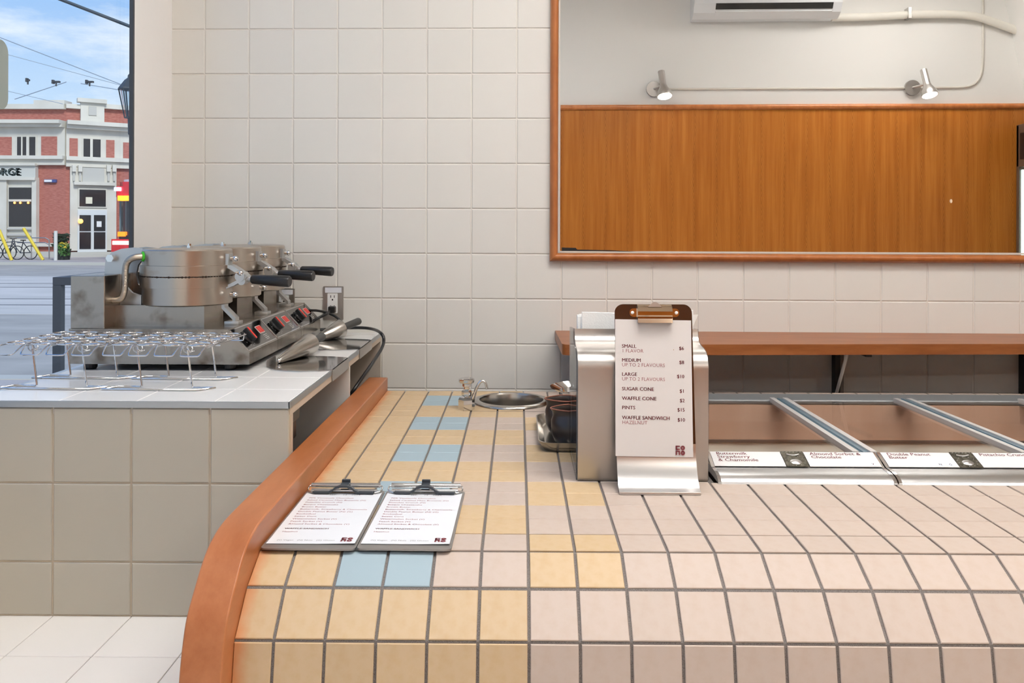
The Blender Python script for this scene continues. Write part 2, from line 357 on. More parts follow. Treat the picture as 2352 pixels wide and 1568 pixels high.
mb = MB(); mb.box(xp0, 5.0, BACK, BACK+.012, 0, zp); wp_ = mb.build('wood_panelling', M_panel); tag(wp_, 'orange veneer panelling on the wall facing the mirror', 'panelling')
mb = MB(); mb.prism([(BACK+.001, zp-.022)]+[(BACK+.012+.022*math.sin(a*PI/6), zp-.022*math.cos(a*PI/6)+.0) for a in range(0, 7)]+[(BACK+.001, zp+.022)], xp0, 5.0, 'x'); mb.build('cap_rail', M_frame, wp_, 40)

# unseen ceiling panels, added to light the room
for q, (x, y, sx, sy, st) in enumerate(LIGHTS):
    t = thing('added_ceiling_light', ['flat ceiling light panel above the freezer end of the counter', 'small flat ceiling light panel nearest the shop window', 'flat ceiling light panel farthest from the window'][q], 'ceiling light', (x, y, CEIL))
    mb = MB(); 
    for b in ((x-sx/2-.02, x-sx/2, y-sy/2-.02, y+sy/2+.02), (x+sx/2, x+sx/2+.02, y-sy/2-.02, y+sy/2+.02), (x-sx/2, x+sx/2, y-sy/2-.02, y-sy/2), (x-sx/2, x+sx/2, y+sy/2, y+sy/2+.02)): mb.box(*b, CEIL-.04, CEIL)
    mb.build('light_frame', M_white, t)
    mb = MB(); mb.box(x-sx/2, x+sx/2, y-sy/2, y+sy/2, CEIL-.03, CEIL-.02)
    mb.build('diffuser', mat('fill_diffuser_%d' % q, (255, 255, 255), .5, emit=((255, 251, 247), st)), t)

# ================================================================== MIRROR on the tiled wall
t0, z0 = on_wall(1262, 599.5); t0i, z0i = on_wall(1281.5, 580)
fw = t0i-t0; t1, z1 = 2.45, 2.05
mir = thing('mirror', 'large wall mirror in a rounded orange wood frame above the shelf', 'mirror', wall_pt(t0, z0))
mb = MB(); mb.box(t0+fw*.4, t1, -.014, -.008, z0+fw*.4, z1, M=WM); mb.build('mirror_glass', M_mirror, mir)
def rail(a, b, inn):                                      # half-round moulding, mitred
    a = Vector(a); b = Vector(b); d = (b-a).normalized(); nrm = Vector((-d.y, d.x))
    prof = [(0, 0)] + [(fw/2-fw/2*math.cos(PI*k/8), .008+.022*math.sin(PI*k/8)) for k in range(9)] + [(fw, 0)]
    m = MB(); vs = []; n = len(prof)
    for e, sg in ((a, 1), (b, -1)):
        for w, h in prof: p = e + nrm*w + d*sg*w; vs.append(wall_pt(p.x, p.y, h))
    fs = [tuple(range(n)), tuple(range(2*n-1, n-1, -1))] + [(i, (i+1) % n, n+(i+1) % n, n+i) for i in range(n)]
    m.add(vs, fs); m.build('frame_rail', M_frame, mir, 50)
cs = [(t0, z0), (t1, z0), (t1, z1), (t0, z1)]
for q in range(4): rail(cs[q], cs[(q+1) % 4], 0)
mb = MB(); mb.box(t0+fw, t1-fw, -.0155, -.014, z0+fw, z0+fw+.007, M=WM); mb.box(t0+fw, t0+fw+.005, -.0155, -.014, z0+fw, z1-fw, M=WM); mb.build('worn_silver_edge', mat('worn_silver', (196, 188, 178), .6), mir)
ta = on_wall(1290, 570)[0]; tb = on_wall(1460, 575)[0]
mb = MB(); mb.prism([(ta, z0+fw+.007), (tb, z0+fw+.006), (tb-.09, z0+fw+.010), (ta+.055, z0+fw+.012), (ta+.05, z0+fw+.018), (ta, z0+fw+.019)], -.0158, -.014, 'y', M=WM); mb.build('black_worn_patch', M_black, mir)
# bare smudge
ts, zs = on_wall(2180, 462); mb = MB(); mb.lathe([(.0045, 0), (.0045, .0008)], (0, 0, 0), 10, M=None); mb.v = [wall_pt(ts+v.x, zs+v.y*1.6, .0142+v.z) for v in mb.v]; mb.build('smudge', mat('smudge', (214, 190, 160), .8), mir)

# ================================================================== DRINK SHELF under the mirror
tsl, zsh = on_wall(1275, 764.5); zsh = H-.352*KW; ZT = zsh
fl = on_z(1313, 791.5, ZT); frr = on_z(2352, 789.5, ZT); sl = (frr-fl); sl = sl/sl.x
farx = 2.7; fr2 = fl + sl*(farx-fl.x); bl = wall_pt(tsl, 0); br = wall_pt(farx, 0)
xl = bl.x+.006; r = .03
pts = [(bl.x, bl.y-.0005), (xl, fl.y+r)] + [(xl+r-r*math.cos(a*PI/12), fl.y+r-r*math.sin(a*PI/12)) for a in range(1, 7)] + [(fr2.x, fr2.y), (br.x, br.y-.0005)]
she = thing('wall_shelf', 'long orange-brown wooden ledge on the tiles below the mirror', 'shelf', (bl.x, bl.y, ZT-.034))
mb = MB(); mb.prism(pts, ZT-.034, ZT, 'z'); mb.build('shelf_board', M_shelf, she, 30)
for px, y0 in ((1914, 2.79), (2343, 2.79)):
    X = on_wall(px, 815)[0]; p = wall_pt(X, 0)
    mb = MB(); mb.box(p.x-.006, p.x+.012, p.y-.035, p.y-.001, 0.05, ZT-.034); mb.box(p.x-.006, p.x+.012, fl.y+.05, p.y-.001, ZT-.042, ZT-.034)
    b = mb.build('bracket', mat('black_metal', (14, 14, 15), .5), she)
    mb = MB(); mb.box(p.x+.012, p.x+.026, p.y-.03, p.y-.002, .05, ZT-.036); mb.build('bracket_plate', mat('grey_paint', (120, 112, 104), .5), b)
    if px < 2000:
        q = on_y(1946, 818, fl.y+.08); q2 = Vector((q.x, p.y-.005, .02)); mb = MB(); mb.cyl((q.x, q.y, ZT-.036), q2, .0055, seg=8); mb.build('bracket_strut', mat('white_metal', (205, 198, 190), .5), b)
tn = on_wall(1291, 840)[0]

# ================================================================== COUNTER with 3 inch tiles
ZC = H-.53648; P = .0776; CX5 = .01862; CY0 = 1.591; CBACK = 2.833
RX0, RX1 = -.492, -.4295
line = {0: (CY0, 0.0), -1: (1.5134, 0.0), -2: (1.437, -.0015), -3: (1.3655, -.0345), -4: (1.304, -.0905), -5: (1.2895, -.168), -6: (1.289, -.2457)}
for r_ in range(1, 17): line[r_] = (CY0+r_*P, 0.0)
FX0 = .418
ctr = thing('tiled_counter', 'curved serving counter tiled in pink, yellow and pale blue squares', 'counter', (.5, 2.0, 0))
prof = [line[q] for q in range(16, -7, -1)]
def cprof(y1, y0=None):
    pp = [(y1, ZC-.0035)] + [(y, ZC+z-.0035 if y > 1.4 else ZC+z-.001) for y, z in prof if y < y1-1e-4] + [(1.293, 0)]
    pp = [(y if y > 1.4 else y+.003, z) for y, z in pp]
    return pp
WX, WYc, WR = -.019, 2.656, .1
mb = MB()
mb.prism(cprof(WYc-WR-.01) + [(WYc-WR-.01, 0)], RX1, FX0, 'x')
mb.box(RX1, FX0, WYc+WR+.01, CBACK, 0, ZC-.0035); mb.box(RX1, WX-WR-.01, WYc-WR-.01, WYc+WR+.01, 0, ZC-.0035); mb.box(WX+WR+.01, FX0, WYc-WR-.01, WYc+WR+.01, 0, ZC-.0035)
mb.prism(cprof(1.835) + [(1.835, 0)], FX0, 2.45, 'x'); mb.box(FX0, 2.45, 2.70, CBACK, 0, ZC-.0045)
mb.build('grout_bed', M_cgrout, ctr)
def colour(c, r_):
    if ((r_+3) % 4) in (0, 1):                            # rows -3,-2, 1,2, 5,6 ...
        if c <= 0: return M_yel
        if c <= 2: return M_blue
        if c <= 4: return M_pink
        if c <= 6: return M_yel
        return M_pink
    return M_yel if c <= 4 else M_pink
far = MB()
def ctile(c, r_, parent=ctr, stuff=None):
    x0 = CX5+(c-5)*P; x1 = x0+P
    if c == -1: x0 = RX1-.002
    g = .0024; a = line[r_]; b = line[r_+1] if r_+1 in line else None
    ya, za = a; yb, zb = b; gy = .0013 if r_ >= -1 else .0030
    d = Vector((0, yb-ya, zb-za)); ln = d.length; d.normalize(); n = Vector((0, -d.z, d.y))
    o = Vector((x0+g, ya, ZC+za)) + d*gy - n*.0035
    w = x1-x0-2*g; dd = ln-2*gy; m = colour(c, r_)
    hole = None
    cx, cy = (x0+x1)/2, (ya+yb)/2
    if r_ > 8 and math.hypot(max(0, abs(cx-WX)-P/2), max(0, abs(cy-WYc)-P/2)) < .106:
        far_p = math.hypot(abs(cx-WX)+P/2, abs(cy-WYc)+P/2)
        if far_p < .108: return
        nn = 14; q = MB()
        for i in range(nn):
            for j in range(nn):
                xa, xb = o.x+w*i/nn, o.x+w*(i+1)/nn; yy, yz = o.y+dd*j/nn, o.y+dd*(j+1)/nn
                if math.hypot((xa+xb)/2-WX, (yy+yz)/2-WYc) > .108: q.add([(xa, yy, ZC), (xb, yy, ZC), (xb, yz, ZC), (xa, yz, ZC)], [(0, 1, 2, 3)])
        if q.f:
            ob = q.build('tile', m, parent)
        return
    M = frame(o, (1, 0, 0), d, n)
    if stuff is not None:
        vs = [(0, 0, 0), (w, 0, 0), (w, dd, 0), (0, dd, 0), (.001, .001, .0035), (w-.001, .001, .0035), (w-.001, dd-.001, .0035), (.001, dd-.001, .0035)]
        stuff.add([M @ Vector(v) for v in vs], [(4, 5, 6, 7)]+[(i, (i+1) % 4, 4+(i+1) % 4, 4+i) for i in range(4)]); return
    tile(parent, M, w, dd, .0035, .0011, m)
for r_ in range(-5, 3):
    for c in range(-1, 18): ctile(c, r_)
for r_ in range(3, 16):
    for c in range(-1, 10): ctile(c, r_) if CX5+(c-4)*P < FX0+.001 else None
st = MB()
for c in range(-1, 29):
    ctile(c, -6, stuff=st) if False else None
for r_ in range(-5, 2):
    for c in range(18, 30): ctile(c, r_, stuff=st)
for c in range(18, 29): ctile(c, 2, stuff=st)
for c in range(10, 29): ctile(c, 15, stuff=st)
for c in range(-1, 29):                                   # last short course down to the floor
    x0 = max(CX5+(c-5)*P, RX1-.002)
    st.box(x0+.0024, CX5+(c-4)*P-.0024, 1.289, 1.294, .002, ZC-.2457-.002)
tag(st.build('outer_tiles', M_pink, ctr), kind='stuff')
st = MB()                                                 # front row of the freezer cut-out: tile halves next to the rail
rp_ = [(1.243, 0), (1.243, ZC-.16), (1.2525, ZC-.104), (1.2707, ZC-.052), (1.288, ZC-.032), (1.31, ZC-.012), (1.335, ZC+.010), (1.3615, ZC+.0275), (1.395, ZC+.0385), (1.43, ZC+.0445), (1.48, ZC+.046), (1.6, ZC+.046), (2.2, ZC+.045), (CBACK+.01, ZC+.042), (CBACK+.01, 0)]
def chaikin(p, n):
    for _ in range(n):
        q = [p[0]]
        for a, b in zip(p[:-1], p[1:]): q += [(a[0]*.75+b[0]*.25, a[1]*.75+b[1]*.25), (a[0]*.25+b[0]*.75, a[1]*.25+b[1]*.75)]
        p = q+[p[-1]]
    return p
rp2 = chaikin(rp_[:-2], 2) + rp_[-2:]
mb = MB(); mb.prism(rp2, RX0, RX1, 'x'); rl = mb.build('wood_rail', M_rail, ctr, 25)
bv = rl.modifiers.new('b', 'BEVEL'); bv.width = .0025; bv.segments = 2; bv.limit_method = 'ANGLE'; bv.angle_limit = math.radians(50)

# ------------------------------------------------------------------ dipper well and its tap
dw = thing('dipper_well', 'round stainless dipper well sunk into the tiled counter', 'sink', (WX, WYc, ZC))
mb = MB(); mb.lathe([(.1185, 0), (.1185, .003), (.114, .0085), (.106, .0105), (.099, .009), (.0965, .003), (.0955, -.02), (.093, -.075)], (WX, WYc, ZC), 64, caps=False); mb.build('basin', M_steel, dw, 45)
mb = MB(); mb.lathe([(.094, -.045), (.088, -.043), (.0855, -.05), (.085, -.085), (.001, -.088)], (WX, WYc, ZC), 48, caps=False); mb.build('inner_ring', M_steel, dw, 45)
f0 = on_z(1071.5, 940, ZC); fX, fY = f0.x, f0.y
tp = thing('dipper_tap', 'small chrome tap with a disc knob and bent spout beside the well', 'tap', (fX, fY, ZC))
mb = MB(); mb.lathe([(.0245, 0), (.0245, .03), (.021, .037), (.014, .041)], (fX, fY, ZC), 6, M=Matrix.Rotation(.25, 3, 'Z')); mb.build('body', M_chrome, tp)
mb = MB(); mb.lathe([(.0135, .04), (.0150, .044), (.0150, .052), (.0125, .057), (.008, .06), (.008, .066), (.012, .068), (.012, .076), (.009, .078)], (fX, fY, ZC), 6); mb.build('valve_nut', M_chrome, tp)
mb = MB(); mb.lathe([(.012, .077), (.0205, .079), (.0225, .082), (.0225, .090), (.019, .093), (.004, .0935)], (fX, fY, ZC), 20, rfun=lambda a, z: 1+.03*math.cos(10*a)); mb.build('knob', M_chrome, tp, 35)
sp_ = [on_y(x, y, fY-.006) for x, y in ((1083, 917), (1089, 903), (1097, 885), (1103, 876), (1110, 874), (1115, 879), (1119, 893))]
mb = MB(); mb.tube(sp_, .0045, 10, smooth=2); mb.build('spout', M_chrome, tp, 60)

# ------------------------------------------------------------------ steel tray with two dark pitchers, steel bowl behind
tr = thing('steel_tray', 'shallow rounded stainless tray half behind the napkin dispenser', 'tray', (.15, 2.22, ZC))
mb = MB(); ro = rrect(.050, .262, 2.052, 2.385, .035, 6); ri = rrect(.068, .244, 2.07, 2.367, .03, 6); rb = rrect(.064, .248, 2.066, 2.371, .03, 6); n = len(ro)
ZB = ZC+.0008
vs = [(x, y, ZB+.024) for x, y in ro] + [(x, y, ZB+.0225) for x, y in ro] + [(x, y, ZB) for x, y in rb] + [(x, y, ZB+.002) for x, y in ri] + [(x+(.003 if x < .15 else -.003), y+(.003 if y < 2.2 else -.003), ZB+.024) for x, y in ro]
fs = []
for a, b in ((0, 1), (1, 2), (3, 4), (4, 0)): fs += [(a*n+i, a*n+(i+1) % n, b*n+(i+1) % n, b*n+i) for i in range(n)]
fs += [tuple(3*n+i for i in range(n)), tuple(2*n+i for i in range(n))[::-1]]
mb.add(vs, fs); mb.build('tray_body', M_steel, tr, 40)
def pitcher(x, y, lab, s=1.0):
    z = ZB+.002; t = thing('ceramic_pitcher', lab, 'pitcher', (x, y, z), group='dark pitchers on the steel tray')
    def lip(a, zz):
        k = max(0, (zz-.045)/.04); d = (a-PI+PI) % (2*PI)-PI; d = abs(abs(math.atan2(math.sin(a-PI*1.03), math.cos(a-PI*1.03))))
        return 1 + k*(.24*math.exp(-(d/.42)**2) - .05*math.exp(-((d-1.0)/.4)**2))
    pr = [(.036, 0), (.043, .004), (.050, .020), (.0525, .038), (.049, .056), (.0425, .068), (.0415, .078), (.0450, .0855)]
    pi_ = [(.0415, .0845), (.0380, .077), (.039, .068), (.045, .056), (.048, .038), (.042, .012), (.001, .010)]
    mb = MB(); mb.lathe([(a*s, b*s) for a, b in pr], (x, y, z), 48, rfun=lip, caps=False); mb.lathe([(a*s, b*s) for a, b in pi_], (x, y, z), 48, rfun=lip, caps=False); mb.lathe([(.036*s, 0), (.001, 0)], (x, y, z), 48, caps=False)
    mb.build('pitcher_body', M_cup, t, 60)
    pts = []
    for i in range(56): a = 2*PI*i/56; rr = .0433*s*lip(a, .0855); pts.append((x+rr*math.cos(a), y+rr*math.sin(a), z+.0855*s))
    mb = MB(); mb.tube(pts, .0019, 8, closed=True); mb.build('rim', M_terra, t, 60)
    hp = [(x+.044, y, z+.072), (x+.075, y, z+.07), (x+.078, y, z+.045), (x+.047, y, z+.03)]
    mb = MB(); mb.tube(hp, .006, 8, smooth=2); mb.build('handle', M_cup, t, 60)
pitcher(.136, 2.150, 'front dark glazed pitcher with pinched terracotta rim, on the steel tray')
pitcher(.126, 2.262, 'rear dark glazed pitcher with terracotta rim, nearer the dipper well', 1.02)
bw = thing('steel_bowl', 'wide-rimmed stainless bowl behind the dark pitchers', 'bowl', (.192, 2.49, ZC))
mb = MB(); mb.lathe([(.03, 0), (.05, .003), (.068, .03), (.074, .066), (.098, .078), (.0985, .0765), (.075, .064), (.069, .0285), (.05, .001)][:5] + [(.0985, .0795), (.0725, .0675), (.066, .031), (.048, .0055), (.001, .005)], (.192, 2.49, ZC), 48, caps=False); mb.build('bowl_body', M_chrome, bw, 40)

# ------------------------------------------------------------------ display freezer
fz = thing('display_freezer', 'built-in ice cream freezer with sliding glass lids and flavour labels', 'freezer', (1.2, 2.25, 0))
FXE = 2.45
mb = MB(); mb.box(FX0+.012, FXE, 1.84, 2.68, .02, .03); mb.box(FX0+.012, FX0+.02, 1.84, 2.68, .02, ZC); mb.box(FX0+.012, FXE, 2.672, 2.68, .02, ZC); mb.box(FX0+.012, FXE, 1.84, 1.848, .02, ZC+.004); mb.build('freezer_tank', M_liner, fz)
mb = MB(); mb.box(FX0+.02, FXE, 2.660, 2.672, .197, ZC-.006); mb.build('tank_back', mat('brown_liner', (232, 200, 178), .4, .1, noise=((14, 14, 2.5), (222, 186, 162), 4, .35, .7)), fz)  # inner back wall split into brown, dark grey and grey-green bands
mb = MB(); mb.box(FX0+.02, FXE, 2.650, 2.672, .189, .197); mb.build('tank_dark_band', mat('band_grey', (96, 92, 88), .5), fz)
mb = MB(); mb.box(FX0+.02, FXE, 2.655, 2.672, .03, .189); mb.build('tank_lower_wall', mat('grey_green_liner', (240, 242, 232), .5), fz)
mb = MB(); mb.box(FX0+.006, FXE, 2.664, 2.766, ZC-.004, ZC+.009, .003); mb.box(FX0+.002, FX0+.026, 1.94, 2.69, ZC-.004, ZC+.012, .003); mb.build('lid_track', mat('grey_rubber', (146, 150, 152), .35, .4), fz)
T_, B_ = (1.93, .0375), (1.878, .0176)
nose = [T_, B_, (1.866, .0172), (1.852, .0165), (1.838, .0148), (1.827, .0118), (1.819, .0078), (1.8145, .003), (1.813, 0.0)]
starts = [(.424, .797), (.803, 1.170), (1.176, 1.545), (1.551, 1.92), (1.926, 2.3)]
cols = M_white
dietlab = {1: ['V'], 2: ['N', 'G']}
names = [['Buttermilk', 'Strawberry', '& Chamomile'], ['Almond Sorbet &', 'Chocolate'], ['Double Peanut', 'Butter'], ['Pistachio Crunch']]
sl_d = Vector((0, T_[0]-B_[0], T_[1]-B_[1])); sl_l = sl_d.length; sl_d.normalize(); sl_n = Vector((0, -sl_d.z, sl_d.y))
M_lab = mat('label_white', (214, 213, 212), .35)
for q, (a, b) in enumerate(starts):
    mb = MB(); mb.strip([(y, ZC+z) for y, z in nose][::-1], -.003, a, b, 'x'); rr = mb.build('label_rail', M_alu, fz, 40)
    for e in (a-.0015, b-.0055):
        mb = MB(); mb.prism([(1.8125, ZC)]+[(y-.001, ZC+z+.001) for y, z in nose[::-1]]+[(1.93, ZC-.0)], e, e+.007, 'x'); mb.build('end_cap', M_chrome, rr)
    wl = (b-a-.010-.052)/2
    for s_ in range(2):
        x0 = a+.006+(wl+.052)*s_; o_ = Vector((x0, B_[0], ZC+B_[1])) + sl_n*.0016
        M = frame(o_, (1, 0, 0), sl_d, sl_n); mb = MB(); mb.box(0, wl, .001, sl_l-.002, 0, .0008, M=M); lb = mb.build('flavour_label', M_lab, rr)
        k = q*2+s_
        if k < len(names):
            mb = MB()
            for li, s in enumerate(names[k]):
                M2 = frame(o_+Vector((.012, 0, 0))+sl_d*(sl_l-.0135-.0118*li)+sl_n*.0011, (1, 0, 0), sl_d, sl_n); mb.text(s, M2, .0142, .012, sx=1.12)
            mb.build('label_text', M_ink, lb)
            for di, ch in enumerate(dietlab.get(k, [])):
                cx = wl-.016-.022*(len(dietlab[k])-1-di); M2 = frame(o_+Vector((cx, 0, 0))+sl_d*.010+sl_n*.0011, (1, 0, 0), sl_d, sl_n)
                mb = MB(); mb.prism(rrect(-.008, .008, -.006, .008, .003), 0, .0002, 'z', M=M2); mb.build('diet_mark', mat('pale_blue_print', (206, 222, 232), .5), lb)
                M3 = M2.copy(); M3.translation = M2.translation - sl_d*.003 + sl_n*.0004
                mb = MB(); mb.text(ch, M3, .009, .01, 'CENTER'); mb.build('label_text', M_ink, lb)
    x0 = a+.006+wl; o_ = Vector((x0, B_[0], ZC+B_[1])) + sl_n*.0016
    M = frame(o_, (1, 0, 0), sl_d, sl_n); mb = MB(); mb.box(.001, .050, .0005, sl_l-.001, 0, .0016, M=M)
    orn = mb.build('pewter_plaque', mat('pewter', (112, 108, 96), .42, .8, noise=((120, 120, 120), (78, 76, 66), 3, .4, .6)), rr)
    mb = MB(); mb.lathe([(.0001, .0045), (.006, .0042), (.011, .0025), (.0125, .0016)], (0, 0, 0), 20, caps=False); mb.v = [M @ Vector((.0255+v.x, .017+v.y*.75, v.z)) for v in mb.v]; mb.build('plaque_boss', M_alu, orn, 60)
    mb = MB()
    mb.tube([M @ Vector((.012+.027*i/8, .0435-.004*math.sin(PI*i/8), .0022)) for i in range(9)], .0015, 6)
    for i in range(11):
        a_ = 2*PI*i/11; mb.ball(M @ Vector((.0255+.021*math.cos(a_), .020+.0165*math.sin(a_), .0018)), .0009, 6)
    for i in range(6): mb.ball(M @ Vector((.007+.0075*i, .0515, .0018)), .0009, 6)
    tag(mb.build('plaque_studs', M_alu, orn), kind='stuff')
# sliding lids and their cross bars
xs = [(FX0+.02, FX0+.02), (.777, .806), (1.155, 1.187), (1.545, 1.57), (1.94, 1.95), (2.42, 2.43)]
zf, zr = ZC+.030, ZC+.006
for (a0, a1), (b0, b1) in zip(xs[:-1], xs[1:]):
    mb = MB(); mb.add([(a0, 1.935, zf), (b0, 1.935, zf), (b1, 2.665, zr), (a1, 2.665, zr)], [(0, 1, 2, 3)]); mb.build('glass_lid', M_lid, fz)
for q, (a0, a1) in enumerate(xs[1:-1]):
    mb = MB(); d = Vector((a1-a0, .735, zr-zf)); ln = d.length; d.normalize(); xx = Vector((1, 0, 0)); xx = (xx-d*xx.dot(d)).normalized(); M = frame((a0, 1.932, zf), xx, d, xx.cross(d))
    mb.box(-.027, -.013, 0, ln, -.004, .010, M=M); mb.box(.013, .027, 0, ln, -.004, .010, M=M); cb = mb.build('lid_bar', mat('pale_bar', (206, 204, 200), .35, .2), fz)
    mb = MB(); mb.box(-.013, .013, 0, ln, -.004, .006, M=M); mb.box(-.003, .003, 0, ln, .006, .009, M=M); mb.build('bar_seal', mat('blue_grey_seal', (122, 146, 158), .25, .3), cb)

# ================================================================== NAPKIN DISPENSER and napkins
nd = thing('napkin_dispenser', 'tall brushed metal napkin dispenser with a curved shoulder', 'napkin dispenser', (.266, 1.9, ZC))
dp = [(1.829, .002), (1.825, .008), (1.825, .232), (1.8275, .249), (1.836, .263), (1.85, .272), (1.872, .2765), (1.900, .279), (1.917, .282), (1.928, .2885), (1.934, .298), (1.9365, .311)]
X0, X1 = .128, .404
mb = MB(); mb.strip([(y, ZC+z) for y, z in chaikin(dp, 1)], -.003, X0, X1, 'x'); fp = mb.build('front_plate', M_steelb, nd, 40)
mb = MB(); side = [(1.832, ZC+.002)]+[(y+.003, ZC+z) for y, z in dp[2:]]+[(2.07, ZC+.300), (2.07, ZC+.002)]
mb.prism(side, X0-.0035, X0+.0005, 'x'); mb.build('clear_side', M_acry, nd)
mb = MB(); mb.prism(side, X1-.0015, X1+.002, 'x'); mb.build('clear_side', M_acry, nd)
mb = MB(); mb.box(X0, X1, 1.832, 2.07, ZC+.0005, ZC+.004); mb.box(X0, X1, 2.067, 2.07, ZC, ZC+.29); mb.build('tray_base', M_steelb, nd)
ns = thing('napkin_stack', 'white paper napkins standing up out of the metal dispenser', 'napkins', (.27, 1.98, ZC+.005))
for q in range(7):
    y = 1.946+q*.016; dx = random.uniform(-.004, .004); tilt = random.uniform(-.01, .01) if q else -.014; h0 = .332+.004*random.random()
    a0 = X0+.014+dx; a1 = X1-.008+dx*.5
    if q == 0: a0, a1, h0 = X0+.017, X1-.02, .347
    if q == 2: a0, a1, h0 = X0+.07, X1-.002, .340; tilt = .008
    mb = MB(); nn = 8
    vs = []; fs = []
    for th in (0, .010):
        for i in range(nn+1):
            u = i/nn; x = a0+(a1-a0)*u
            for zz in (.006, h0 + tilt*u + .002*math.sin(5*u+q)): vs.append((x, y+th+.0025*math.sin(6*u+q*2), ZC+zz))
    m = 2*(nn+1)
    for i in range(nn): fs += [(2*i, 2*i+2, 2*i+3, 2*i+1), (m+2*i+2, m+2*i, m+2*i+1, m+2*i+3), (2*i+1, 2*i+3, m+2*i+3, m+2*i+1), (2*i, m+2*i, m+2*i+2, 2*i+2)]
    fs += [(0, 1, m+1, m), (2*nn, m+2*nn, m+2*nn+1, 2*nn+1)]
    mb.add(vs, fs); mb.build('napkin', M_napkin, ns)

mb = MB(); mb.prism([(.36, ZC+.25), (.398, ZC+.25), (.401, ZC+.302), (.4165, ZC+.338), (.36, ZC+.336)], 1.992, 1.9935, 'y'); mb.build('napkin', M_napkin, ns)
# ================================================================== PRICE LIST STAND
def logo(mb, M, s):
    """four-block emblem: C O over N O, each block in a 1x1 cell of 2x2, scaled by s"""
    def ring(cx, cy, r, ri, n=20):
        vs = [M @ Vector(((cx+q*math.cos(2*PI*i/n))*s, (cy+q*math.sin(2*PI*i/n)*1.0)*s, 0)) for q in (r, ri) for i in range(n)]; mb.add(vs, [(i, (i+1) % n, n+(i+1) % n, n+i) for i in range(n)])
    def poly(p): mb.add([M @ Vector((x*s, y*s, 0)) for x, y in p], [tuple(range(len(p)))])
    ring(1.53, 1.5, .47, .13); ring(1.53, .47, .47, .13)
    def rect(x0, x1, y0, y1, r=.12): poly(rrect(x0, x1, y0, y1, r, 3))
    rect(.02, .95, 1.68, 1.95); rect(.02, .95, 1.05, 1.32); rect(.02, .36, 1.05, 1.95)
    rect(.02, .32, .02, .92); rect(.65, .95, .02, .80, .1); rect(.02, .95, .66, .92, .12)
ms = thing('menu_stand', 'metal price list stand with curved foot and a chrome clip on top', 'menu stand', (.287, 1.76, ZC))
mp_ = [(1.7345, .0008), (1.7345, .006), (1.739, .0075), (1.7465, .010), (1.756, .017), (1.766, .029), (1.775, .044), (1.781, .058), (1.785, .072), (1.7885, .09)]
bt = Vector((0, 1.8335-1.7885, .3755-.09)); bn = bt.length; bd = bt.normalized(); bnrm = Vector((0, -bd.z, bd.y)); BO = Vector((0, 1.7885, ZC+.09)); BX0, BX1 = .2055, .3695
mb = MB(); mb.strip([(y, ZC+z) for y, z in chaikin(mp_, 1)], -.0025, BX0, BX1, 'x'); mb.build('foot', M_alu, ms, 35)
M = frame(BO, (1, 0, 0), bd, bnrm)
out = [(BX0, 0), (BX1, 0)] + [(BX1-.018+.018*math.sin(a*PI/12), bn-.018+.018*(math.cos(a*PI/12)) ) for a in range(6, -1, -1)] + [(BX0+.018-.018*math.sin(a*PI/12), bn-.018+.018*math.cos(a*PI/12)) for a in range(0, 7)]
mb = MB(); mb.prism(out, -.0025, 0, 'z', M=M); mb.build('back_plate', mat('bronze_plate', (104, 92, 86), .2, 1), ms)
mxc = (BX0+BX1)/2+.002
cl = MB(); cl.prism(rrect(mxc-.037, mxc+.037, bn-.030, bn-.003, .004), .002, .006, 'z', M=M)
cl.strip([(bn-.040, .012), (bn-.034, .0125), (bn-.030, .011), (bn-.022, .015), (bn-.012, .015), (bn-.004, .010)], .0015, mxc-.0365, mxc+.0365, 'x'); nv = len(cl.v)
for i in range(nv-24, nv): pass
cl = MB(); cl.prism(rrect(mxc-.0525, mxc+.0525, bn-.027, bn-.009, .008), .0, .0025, 'z', M=M)
pth = [(bn-.040, .0135), (bn-.031, .0125), (bn-.029, .0095), (bn-.024, .0135), (bn-.016, .0145), (bn-.008, .012), (bn-.003, .006), (bn-.001, .003)]
for (y0, h0), (y1, h1) in zip(pth[:-1], pth[1:]):
    cl.add([M @ Vector(p) for p in ((mxc-.0365, y0, h0), (mxc+.0365, y0, h0), (mxc+.0365, y1, h1), (mxc-.0365, y1, h1), (mxc-.0365, y0, .001), (mxc+.0365, y0, .001), (mxc+.0365, y1, .001), (mxc-.0365, y1, .001))], [(0, 1, 2, 3), (0, 3, 7, 4), (1, 5, 6, 2), (0, 4, 5, 1), (3, 2, 6, 7), (4, 7, 6, 5)])
clip = cl.build('clip', mat('nickel', (206, 186, 164), .1, 1), ms)
mb = MB(); mb.prism([(mxc-.0145+.029*i/10, bn-.0065+.0105*math.sin(PI*i/10)) for i in range(11)], .010, .0135, 'z', M=M); mb.build('thumb_tab', M_steelb, clip)
for sx in (-.0465, .0465):
    mb = MB(); mb.lathe([(.0035, 0), (.0035, .0015), (.002, .0025), (.0005, .0026)], (0, 0, 0), 12); mb.v = [M @ Vector((mxc+sx+v.x, bn-.018+v.y, .0025+v.z)) for v in mb.v]; mb.build('rivet', M_white, clip)
